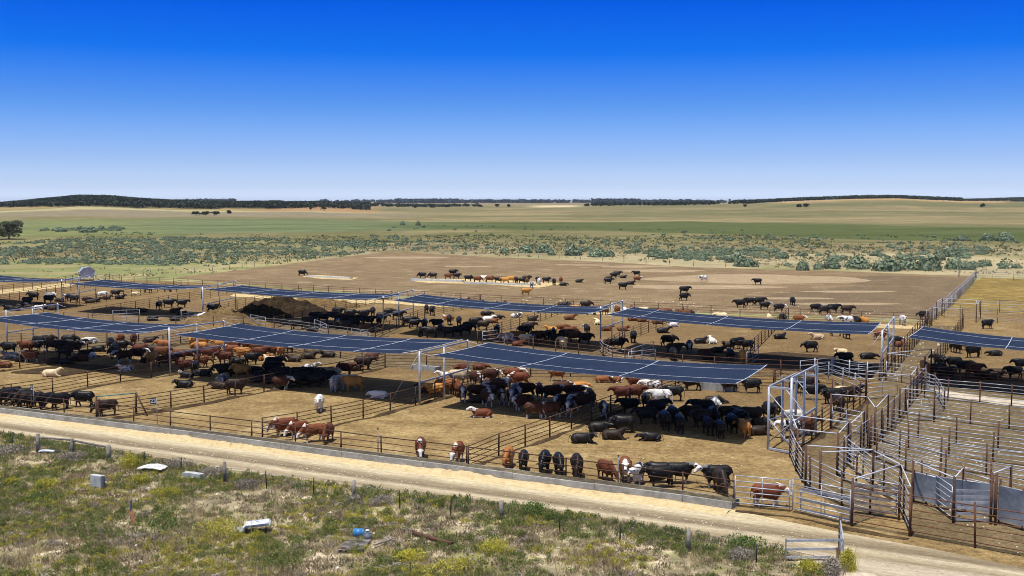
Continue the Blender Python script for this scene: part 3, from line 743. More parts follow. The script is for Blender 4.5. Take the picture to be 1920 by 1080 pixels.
# ---------------------------------------------------------------- yards and races at right
Y = [
 # label, px, h, rails, railmat, postmat, step, posth
 ('rusty red five-rail fence closest to the road at the right edge', [(1597, 987), (1705, 1006), (1828, 1028), (1960, 1052)], 1.95, 6, 'rustred', 'rustred', 3.4, 2.1),
 ('outer rail of the curved cattle race with blue-grey rails', [(1481, 858), (1492, 884), (1504, 905), (1519, 920), (1537, 930), (1578, 950), (1631, 964), (1685, 976)], 1.75, 6, 'galv', 'rust', 2.4, 1.85),
 ('inner rail of the curved cattle race around the weedy corner', [(1569, 892), (1582, 903), (1605, 913), (1636, 925), (1657, 930), (1687, 950)], 1.7, 6, 'galv', 'rust', 2.4, 1.8),
 ('short blue-grey rail panel closing the end of the curved race', [(1685, 957), (1694, 975), (1706, 1003)], 1.75, 6, 'galv', 'rust', 2, 2.0),
 ('rusty fence on the left side of the dirt lane behind the tower', [(1493, 845), (1522, 828), (1541, 815), (1575, 790), (1600, 770), (1624, 752)], 1.7, 6, 'rust', 'rust', 2.6, 1.9),
 ('galvanised fence on the right side of the dirt lane', [(1570, 893), (1593, 868), (1613, 850), (1640, 828), (1664, 806), (1697, 772)], 1.75, 6, 'galv', 'rust', 2.3, 1.85),
 ('galvanised fence from the lane back to the rear gate corner', [(1697, 772), (1712, 752), (1735, 727), (1736, 720)], 1.7, 6, 'galv', 'rust', 2.4, 1.9),
 ('small galvanised pen wall behind the curved race', [(1582, 868), (1600, 884), (1636, 912), (1657, 907)], 1.6, 6, 'galv', 'galv_dull', 2, 1.7),
 ('rusty fence on the left of the rear lane under the right shade sail', [(1672, 704), (1700, 668), (1723, 639), (1745, 609)], 1.5, 5, 'rustred', 'rust', 2.6, 1.65),
 ('rusty fence hugging the left side of the rear lane', [(1648, 713), (1690, 664), (1715, 633), (1738, 607)], 1.4, 4, 'rust', 'rust', 3, 1.5),
 ('rusty fence on the right of the rear lane under the right shade sail', [(1746, 697), (1768, 668), (1788, 641), (1806, 614)], 1.5, 5, 'rustred', 'rust', 2.6, 1.65),
 ('brown rail fence in front of the black herd at the right edge', [(1733, 722), (1800, 728), (1870, 734), (1960, 742)], 1.62, 6, 'rustred', 'rust', 3.2, 1.7),
 ('galvanised rail fence just below the black herd at the right edge', [(1733, 746), (1777, 752), (1837, 757), (1896, 763), (1960, 769)], 1.62, 6, 'galv', 'rust', 3.6, 1.75),
 ('first galvanised yard fence below the white strip', [(1700, 777), (1751, 786), (1819, 796), (1892, 806), (1960, 815)], 1.62, 6, 'galv', 'rust', 3.7, 1.75),
 ('second galvanised yard fence below the white strip', [(1672, 812), (1721, 822), (1793, 834), (1871, 843), (1960, 855)], 1.62, 6, 'galv', 'rust', 3.7, 1.8),
 ('third galvanised yard fence below the white strip', [(1655, 830), (1703, 844), (1779, 857), (1861, 868), (1960, 880)], 1.62, 6, 'galv', 'rust', 3.7, 1.85),
 ('fourth galvanised yard fence below the white strip', [(1630, 850), (1686, 863), (1764, 879), (1849, 892), (1960, 908)], 1.62, 6, 'galv', 'rust', 3.7, 1.85),
 ('fifth galvanised yard fence ending at the sheeted panels', [(1643, 862), (1698, 884), (1772, 906), (1856, 926), (1960, 948)], 1.62, 6, 'galv', 'rustred', 3.4, 1.85),
 ('galvanised fence behind the grey sheeted panels', [(1657, 907), (1728, 928), (1762, 934), (1805, 944), (1860, 962), (1875, 968)], 1.65, 3, 'galv', 'rust', 3.0, 1.85),
 ('galvanised rails above the white strip on the left of the receiving yard', [(1733, 735), (1752, 738), (1770, 769), (1751, 786)], 1.5, 5, 'galv', 'rust', 3.0, 1.7),
 ('left galvanised fence of the far corner yard climbing the paddock edge', [(1737, 607), (1757, 592), (1775, 577), (1790, 562), (1805, 548), (1820, 533), (1831, 522)], 1.6, 6, 'galv', 'galv_dull', 2.6, 1.8),
 ('second galvanised fence doubled beside the paddock edge', [(1748, 602), (1768, 587), (1785, 572), (1799, 558), (1813, 544), (1826, 530)], 1.5, 5, 'galv', 'galv_dull', 2.6, 1.7),
 ('far galvanised fence behind the golden yard', [(1831, 522), (1860, 524), (1900, 526), (1960, 529), (2100, 536)], 1.5, 4, 'galv_dull', 'galv_dull', 4, 1.6),
 ('galvanised rail fence in front of the golden yard', [(1830, 590), (1870, 591), (1920, 593), (2000, 597)], 1.9, 6, 'galv', 'galv', 3.2, 2.0),
 ('brown rail fence closing the golden yard', [(1836, 585), (1874, 586), (1960, 590)], 1.7, 2, 'rust', 'rust', 4.0, 1.75),
 ('galvanised rail fence across the rear lane mouth', [(1770, 596), (1800, 599), (1830, 602)], 1.6, 6, 'galv_dull', 'rust', 3.0, 1.9),
 ('low grey rail behind the right black cow', [(1830, 604), (1870, 606), (1960, 612)], .7, 3, 'galv_dull', 'rust', 4, .8),
 ('curved galvanised fence left of the lane top', [(1527, 708), (1560, 704), (1592, 712), (1626, 716), (1661, 714)], 1.6, 5, 'galv', 'galv', 2.5, 1.75),
 ('galvanised rails slanting down to the lane gate', [(1553, 716), (1580, 728), (1603, 738), (1623, 750)], 1.6, 4, 'galv', 'galv', 2.6, 1.7),
 ('galvanised rails from the lane gate to the rear lane corner', [(1661, 714), (1690, 718), (1716, 724), (1735, 728)], 1.6, 5, 'galv', 'galv_dull', 2.4, 1.7),
 ('short brown rails behind the anchor tower', [(1453, 723), (1480, 733), (1527, 738), (1560, 742)], 1.3, 4, 'rust', 'rust', 3.2, 1.4),
]
for lab, px, h, n, rm, pm, st, ph in Y:
    fence('yard_fence', lab, px, h, n, rm, pm, st, .052 if px[0][1] > 700 else .040, .0225, posth=ph, group='rail fences of the yards at right')
fence('rail_corner', 'curved galvanised corner rails behind the right end of the nearest sail', [(1125, 660), (1131, 668), (1148, 676), (1172, 681), (1189, 682)], 1.3, 4, 'galv', 'rust', 2.2, .05, .024, posth=1.5)

PN = [((1378, 950), (1480, 960), 'left galvanised gate in front of the red and white calf', 1.62, 6, False), ((1486, 961), (1594, 986), 'right galvanised gate beside the road, behind the wide-railed gate', 1.75, 6, False),
      ((1501, 963), (1593, 984), 'wide flat-railed galvanised gate leaning in front of another gate', 1.25, 3, True), ((1560, 804), (1614, 816), 'galvanised gate across the dirt lane', 1.55, 5, False),
      ((1625, 750), (1682, 744), 'rounded galvanised gate at the top of the lane', 1.65, 5, False), ((1592, 712), (1626, 714), 'narrow galvanised gate left of the rear lane', 1.4, 4, False),
      ((1701, 790), (1752, 790), 'galvanised gate at the left end of the first yard', 1.55, 5, False), ((1733, 728), (1752, 738), 'small galvanised gate below the black herd', 1.4, 5, False)]
for a, b, l, h, n, bmf in PN: panel('yard_gate', l, a, b, h, n, 'galv', .027, .22, 1, bmf, group='galvanised gates of the yards at right')
panel('yard_gate', 'wide flat-railed grey gate between the sheeted panels', (1790, 979), (1858, 981), 1.55, 6, 'galv', .02, .15, 0, True)
panel('yard_gate', 'wide flat-railed grey panel at the right of the curved race', (1600, 963), (1680, 974), 1.5, 5, 'galv_dull', .02, .3, 0, True)
panel('yard_gate', 'blue-grey slanting gate in front of the first sheeted panel', (1753, 953), (1784, 977), 1.7, 6, 'galv', .028, .2, 0, False)

def overhead(label, pts, h, closed=False, pm='rust', links=None):
    q = [G(*p) for p in pts]; o = empty('overhead_brace', q[0], label=label, cat='brace frame', group='tall posts joined by overhead pipes in the yards')
    for p in q:
        c = link('post', post_mesh(h + .05, .065, pm), o); c.location = p - q[0]
    prs = links or [(i, i + 1) for i in range(len(q) - 1)] + ([(len(q) - 1, 0)] if closed else [])
    for a, b in prs:
        m = MB(); m.tube(q[a] - q[0] + Vector((0, 0, h)), q[b] - q[0] + Vector((0, 0, h)), .030, n=6); m.obj('overhead_pipe', M['galv'] if h > 9 else M['strap'], o)
overhead('tall rectangle of posts and overhead pipes over the lane mouth by the tower', [(1483, 852), (1589, 868), (1570, 893), (1494, 884)], 2.45, True)
overhead('long overhead pipe crossing the curved race to the dark corner post', [(1510, 915), (1636, 925), (1537, 930)], 2.35)
overhead('overhead pipes joining the race corner to the rusty road post', [(1597, 987), (1687, 955), (1636, 925), (1706, 1006)], 2.3, links=[(0, 1), (2, 1), (1, 3)])
overhead('V of overhead pipes above the lane gate', [(1557, 806), (1625, 812), (1640, 836), (1664, 806)], 2.45)
overhead('overhead pipe pair further down the galvanised lane fence', [(1593, 866), (1619, 838), (1632, 848)], 2.3, links=[(0, 1)])
overhead('tall rusty posts with overhead pipe at the rear lane gate', [(1661, 714), (1733, 722), (1745, 705)], 2.4, True)
overhead('low white overhead pipes at the rear lane corner', [(1623, 751), (1706, 760), (1718, 742)], 2.3)
overhead('rusty posts with overhead pipe at the first yard gate', [(1686, 785), (1751, 792)], 2.2)
overhead('square of tall rusty posts with overhead pipes at the paddock corner', [(1755, 600), (1830, 605), (1838, 597), (1766, 592)], 2.4, True)
overhead('pair of tall rusty posts with one overhead pipe in front of the square frame', [(1747, 611), (1804, 614)], 2.3)
overhead('overhead pipes beside the sheeted panels', [(1710, 944), (1787, 982), (1804, 960)], 2.25, links=[(0, 1), (1, 2)])

def sheetpanel(a, b, h, label, z0=.25):
    A = G(*a); B = G(*b); o = empty('sheeted_panel', A, label=label, cat='panel', group='sheet-metal race panels'); D = B - A
    n = 16; d = D.normalized(); nr = Vector((-d.y, d.x, 0)); vs = []
    for k in (0, 1):
        for i in range(n + 1):
            t = i / n; off = nr * (.03 * math.sin(t * 9) + .03 * k)
            vs += [D * t + off + Vector((0, 0, z0)), D * t + off + Vector((0, 0, h * .5)) + nr * .02, D * t + off + Vector((0, 0, h))]
    m = MB(); w = 3 * (n + 1)
    fs = [(3 * i + j, 3 * i + 3 + j, 3 * i + 4 + j, 3 * i + 1 + j) for i in range(n) for j in (0, 1)]
    m.add(vs, fs + [tuple(reversed([x + w for x in f])) for f in fs], True); m.obj('sheet', M['sheetm'], o)
    for t in (0, .5, 1):
        c = link('post', post_mesh(h + .1, .05, 'rust'), o); c.location = D * t + nr * .09
    m = MB(); m.tube(Vector((0, 0, h)) + nr * .09, D + nr * .09 + Vector((0, 0, h)), .035); m.obj('top_rail', M['galv'], o)
sheetpanel((1711, 943), (1757, 955), 1.6, 'left blue-grey sheet-metal panel of the race')
sheetpanel((1757, 955), (1862, 972), 1.65, 'middle blue-grey sheet-metal panel behind the flat-railed gate')
sheetpanel((1870, 984), (1960, 1008), 1.9, 'right dark blue sheet-metal panel at the right edge of the photo')
overhead('twin rusty posts with a slanting grey pipe between the sheeted panels', [(1857, 984), (1866, 986), (1893, 968)], 2.5, links=[(0, 2)])
# ---------------------------------------------------------------- cattle
def ell_loft(b, st, n=12, flat=None):
    """st: (centre, rside, rup) rings along a path; one closed tube with elliptical rings"""
    st = [(Vector(c), a, u) for c, a, u in st]
    base = len(b.v); k = len(st); vs = []
    for i, (c, a, u) in enumerate(st):
        d = (st[min(i + 1, k - 1)][0] - st[max(i - 1, 0)][0]).normalized()
        up = Vector((0, 0, 1)) if abs(d.z) < .85 else Vector((1, 0, 0))
        s = d.cross(up).normalized(); w = s.cross(d).normalized()
        for j in range(n):
            t = 2 * math.pi * j / n; vs.append(c + s * (math.cos(t) * a) + w * (math.sin(t) * u))
    fs = [(i * n + j, i * n + (j + 1) % n, (i + 1) * n + (j + 1) % n, (i + 1) * n + j) for i in range(k - 1) for j in range(n)]
    fs += [tuple(reversed(range(n))), tuple((k - 1) * n + j for j in range(n))]
    b.add(vs, fs, True)

def cow_mesh(name, yaw=0, neck_el=25, head_pitch=-40, pose='stand', step=0.0, voxel=.030, seed=0, head_yaw=None, roll=0):
    r = random.Random(seed); b = MB(); ly = pose == 'lie'
    dz = -.60 if ly else 0.0
    T = [(-.80, 1.08, .07, .10), (-.76, 1.06, .20, .24), (-.62, 1.03, .285, .33), (-.40, .98, .31, .385), (-.15, .93, .355, .43), (.12, .90, .365, .455), (.38, .90, .325, .465), (.56, .94, .27, .43), (.70, .97, .20, .33), (.77, 1.00, .10, .18)]
    if ly: T = [(x * .94, z + dz + .06 - .10 * (x < -.3) * min(1, (-.3 - x) * 3), ry * 1.22, rz * .92) for x, z, ry, rz in T]
    ell_loft(b, [((x, 0, z), ry, rz) for x, z, ry, rz in T], 16)
    # withers ridge
    ell_loft(b, [((-.2, 0, 1.25 + dz), .09, .08), ((.3, 0, 1.27 + dz), .12, .10), ((.58, 0, 1.2 + dz), .13, .15)], 8)
    nb = Vector((.58, 0, 1.08 + dz)); ya = math.radians(yaw); el = math.radians(neck_el); L = .62 if neck_el < -20 else (.56 if ly else .46)
    d1 = Vector((math.cos(ya * .5) * math.cos(el), math.sin(ya * .5) * math.cos(el), math.sin(el)))
    d2 = Vector((math.cos(ya) * math.cos(el), math.sin(ya) * math.cos(el), math.sin(el)))
    nm = nb + d1 * L * .5; ne = nm + d2 * L * .5
    ell_loft(b, [(nb - d1 * .18, .24, .36), (nb + d1 * .08, .205, .31), (nm, .17, .245), (ne, .145, .18)], 12)
    hy = math.radians(yaw if head_yaw is None else head_yaw); hp = math.radians(head_pitch)
    hd = Vector((math.cos(hy) * math.cos(hp), math.sin(hy) * math.cos(hp), math.sin(hp)))
    poll = ne + Vector((0, 0, .04)); side = Vector((-math.sin(hy), math.cos(hy), 0)); upv = side.cross(hd) * -1
    if upv.z < 0: upv = -upv
    hs = [(poll - hd * .07, .09, .10), (poll + hd * .04, .14, .15), (poll + hd * .15, .14, .15), (poll + hd * .27, .105, .12), (poll + hd * .38, .09, .10), (poll + hd * .46, .098, .088), (poll + hd * .495, .06, .055)]
    ell_loft(b, hs, 12)
    for s in (-1, 1):
        e0 = poll + side * (.09 * s) + hd * .02
        ell_loft(b, [(e0, .045, .04), (e0 + side * (.12 * s) + Vector((0, 0, .01)), .085, .042), (e0 + side * (.24 * s) - Vector((0, 0, .03)), .04, .034)], 8)
    hooves = []
    def leg(p, rr):
        ell_loft(b, [(q, a, a * 1.15) for q, a in zip(p, rr)], 8); hooves.append(p[-1])
    if not ly:
        for s in (-1, 1):
            f = step * s
            leg([(.46, .16 * s, .98), (.46, .20 * s, .64), (.50 + f * .4, .18 * s, .38), (.46 + f * .8, .18 * s, .13), (.49 + f, .18 * s, .03)], (.17, .12, .07, .052, .068))
            f = -step * s
            leg([(-.56, .15 * s, 1.00), (-.44, .20 * s, .70), (-.64 + f * .5, .18 * s, .43), (-.60 + f * .8, .18 * s, .15), (-.57 + f, .18 * s, .03)], (.25, .17, .075, .054, .068))
        if True:  # brisket and belly
            ell_loft(b, [((.72, 0, .80), .09, .12), ((.52, 0, .56), .14, .13), ((.2, 0, .54), .22, .10), ((-.2, 0, .58), .2, .09)], 8)
        tl = [(-.77, 0, 1.20), (-.87, 0, 1.02), (-.93, .02, .75), (-.90, .03, .48), (-.90, .03, .32)]
    else:
        leg([(.50, .20, .36), (.74, .26, .16), (.90, .24, .10), (.70, .20, .06), (.60, .20, .05)], (.15, .09, .06, .05, .05))
        leg([(.52, -.20, .36), (.72, -.26, .16), (.98, -.28, .08), (1.12, -.28, .06)], (.15, .09, .055, .055))
        leg([(-.55, .24, .36), (-.32, .42, .20), (-.55, .46, .08), (-.25, .50, .06), (-.16, .50, .05)], (.22, .13, .06, .05, .05))
        leg([(-.58, -.24, .34), (-.40, -.38, .16), (-.30, -.42, .07)], (.22, .12, .06))
        tl = [(-.78, 0, .58), (-.90, .03, .35), (-.98, .10, .10), (-.88, .22, .05)]
    ell_loft(b, [(q, a, a) for q, a in zip(tl, (.045, .032, .028, .03, .042))], 7)
    me0 = b.me('raw'); ob = bpy.data.objects.new('raw', me0); COL.objects.link(ob)
    md = ob.modifiers.new('r', 'REMESH'); md.mode = 'VOXEL'; md.voxel_size = voxel; md.use_smooth_shade = True
    m2 = ob.modifiers.new('s', 'SMOOTH'); m2.iterations = 2; m2.factor = .5
    dg = bpy.context.evaluated_depsgraph_get()
    me = bpy.data.meshes.new_from_object(ob.evaluated_get(dg)); me.name = name
    bpy.data.objects.remove(ob); bpy.data.meshes.remove(me0)
    n = len(me.vertices); co = np.empty(n * 3, np.float32); me.vertices.foreach_get('co', co); co = co.reshape(-1, 3)
    if ly: co[:, 2] = np.maximum(co[:, 2], .012)
    P0 = np.array(poll); hdv = np.array(hd); rel = co - P0; t = rel @ hdv; dist = np.linalg.norm(rel - t[:, None] * hdv, axis=1)
    face = sstep(-.10, -.03, t) * (dist < .20) * (co[:, 0] > .3)
    ear = (dist > .125) * (dist < .34) * (np.abs(t) < .10)
    muz = sstep(.42, .47, t) * (dist < .15)
    for s in (-1, 1):
        e = P0 + hdv * .17 + np.array(side) * .115 * s + np.array(upv) * .04
        muz = np.maximum(muz, (np.linalg.norm(co - e, axis=1) < .032) * 1.0)
    zz = co[:, 2] - (dz if ly else 0)
    if ly: und = sstep(.22, .12, co[:, 2]) * (np.abs(co[:, 0]) > .1) * .7
    else: und = np.maximum(sstep(.40, .30, co[:, 2]), sstep(.70, .62, co[:, 2]) * (np.abs(co[:, 1]) < .16) * (np.abs(co[:, 0]) < .7))
    und = np.maximum(und, sstep(.62, .70, co[:, 0]) * sstep(.95 + (dz if ly else 0), .80 + (dz if ly else 0), co[:, 2]) * (np.abs(co[:, 1]) < .16) * (co[:, 0] < .95))
    crest = sstep(.35, .55, co[:, 0]) * (np.abs(co[:, 1] ) < .09 + .1 * (co[:, 0] > .62)) * (zz > 1.24) * (1 - face)
    und = np.maximum(und, crest * .9)
    a = me.color_attributes.new('mask', 'FLOAT_COLOR', 'POINT')
    a.data.foreach_set('color', np.stack([np.maximum(face, 0) * (1 - ear * .0), und, muz, np.ones(n)], 1).astype(np.float32).ravel())
    me.vertices.foreach_set('co', co.ravel()); me.update()
    me['tagp'] = tuple(poll + side * .2 - Vector((0, 0, .07)))
    return me

def coat(name, c1, c2, face=0.0, under=0.0, facecol=(.72, .68, .62), patch=0.0, patchcol=(.70, .68, .66), rough=.55, dust=.25, muz=(.05, .04, .04)):
    t = NT(name); p = t.pos(True); oi = t.n('ShaderNodeObjectInfo').outputs['Random']
    off = t.n('ShaderNodeCombineXYZ'); t.l(t.math('MULTIPLY', oi, 50), off.inputs[0]); t.l(t.math('MULTIPLY', oi, 91), off.inputs[1])
    va = t.n('ShaderNodeVectorMath', operation='ADD'); t.l(p, va.inputs[0]); t.l(off.outputs[0], va.inputs[1]); q = va.outputs[0]
    n = t.noise(q, 1.6, 5, .6); n2 = t.noise(q, 9, 4, .7)
    c = t.mix(t.rng(n, .35, .65), c1, c2)
    c = t.hsv(c, t.rng(oi, 0, 1, .49, .512), 1.0, t.rng(oi, 0, 1, .72, 1.30))
    c = t.hsv(c, .5, 1.0, t.rng(n2, .3, .7, .85, 1.15))
    z = t.n('ShaderNodeSeparateXYZ'); t.l(p, z.inputs[0])
    d = t.math('MULTIPLY', t.rng(z.outputs['Z'], .15, .9, 1, 0), t.rng(n, .4, .65, .2, 1)); d = t.math('MULTIPLY', d, dust)
    c = t.mix(d, c, (.17, .12, .065))
    mk = t.n('ShaderNodeSeparateColor'); t.l(t.attr('mask').outputs['Color'], mk.inputs[0])
    if patch:
        pn = t.noise(q, 1.3, 4, .62, 1.2); c = t.mix(t.rng(pn, .53 - patch * .12, .57 - patch * .12), c, patchcol)
    if face: c = t.mix(t.math('MULTIPLY', mk.outputs[0], face), c, facecol)
    if under: c = t.mix(t.math('MULTIPLY', t.math('MULTIPLY', mk.outputs[1], under), t.rng(n2, .3, .5, .5, 1)), c, facecol)
    c = t.mix(t.math('MULTIPLY', mk.outputs[2], .85), c, muz)
    return t.fin(c, rough, n2, .35, .012, 0, .2)
CO = {
 'K': (coat('black_hide', (.0075, .0075, .009), (.014, .012, .012), rough=.42, dust=.09), 'black'),
 'D': (coat('dark_brown_hide', (.016, .010, .008), (.036, .022, .015), rough=.5, dust=.16), 'very dark brown'),
 'H': (coat('dark_red_hereford_hide', (.040, .013, .008), (.070, .023, .012), 1, .8, rough=.6, dust=.15), 'dark red white-faced'),
 'r': (coat('red_hereford_hide', (.125, .036, .014), (.20, .060, .022), 1, 1, rough=.6, dust=.15), 'red white-faced'),
 'R': (coat('red_brown_hide', (.085, .026, .012), (.15, .045, .018), rough=.6, dust=.18), 'plain red-brown'),
 'T': (coat('golden_tan_hide', (.34, .13, .03), (.46, .19, .05)), 'golden tan'),
 'W': (coat('white_hide', (.66, .62, .56), (.76, .73, .68), rough=.6, dust=.3, muz=(.30, .18, .14)), 'white'),
 'C': (coat('cream_hide', (.52, .38, .22), (.66, .52, .34), dust=.2, muz=(.30, .18, .14)), 'cream'),
 'G': (coat('grey_roan_hide', (.11, .115, .125), (.24, .245, .26), .3, 0, patch=.25), 'grey roan'),
 'B': (coat('black_and_white_hide', (.014, .014, .018), (.03, .03, .034), .6, .9, patch=.85), 'black and white'),
 'F': (coat('white_faced_black_hide', (.0075, .0075, .009), (.014, .011, .010), 1, .25, rough=.45, dust=.09), 'black white-faced'),
}
CM = {}
CM['s'] = [cow_mesh('cow_standing', 0, 14, -42, step=.05), cow_mesh('cow_standing_turned', 46, 10, -42, step=-.06, seed=2), cow_mesh('cow_standing_turned_right', -46, 8, -45, step=.08, seed=3), cow_mesh('cow_walking', 6, -8, -52, step=.15, seed=4)]
CM['g'] = [cow_mesh('cow_feeding', 8, -34, -62, step=.06, seed=5), cow_mesh('cow_feeding_turned', -16, -30, -66, step=-.05, seed=6)]
CM['l'] = [cow_mesh('cow_lying', 0, 38, -22, 'lie', seed=7), cow_mesh('cow_lying_turned', 55, 32, -24, 'lie', seed=8), cow_mesh('cow_lying_turned_right', -60, 30, -22, 'lie', seed=9), cow_mesh('cow_lying_low', -20, 4, -34, 'lie', seed=10)]
CM['f'] = [cow_mesh('cow_lying_flat', 10, -22, -22, 'lie', seed=10)]

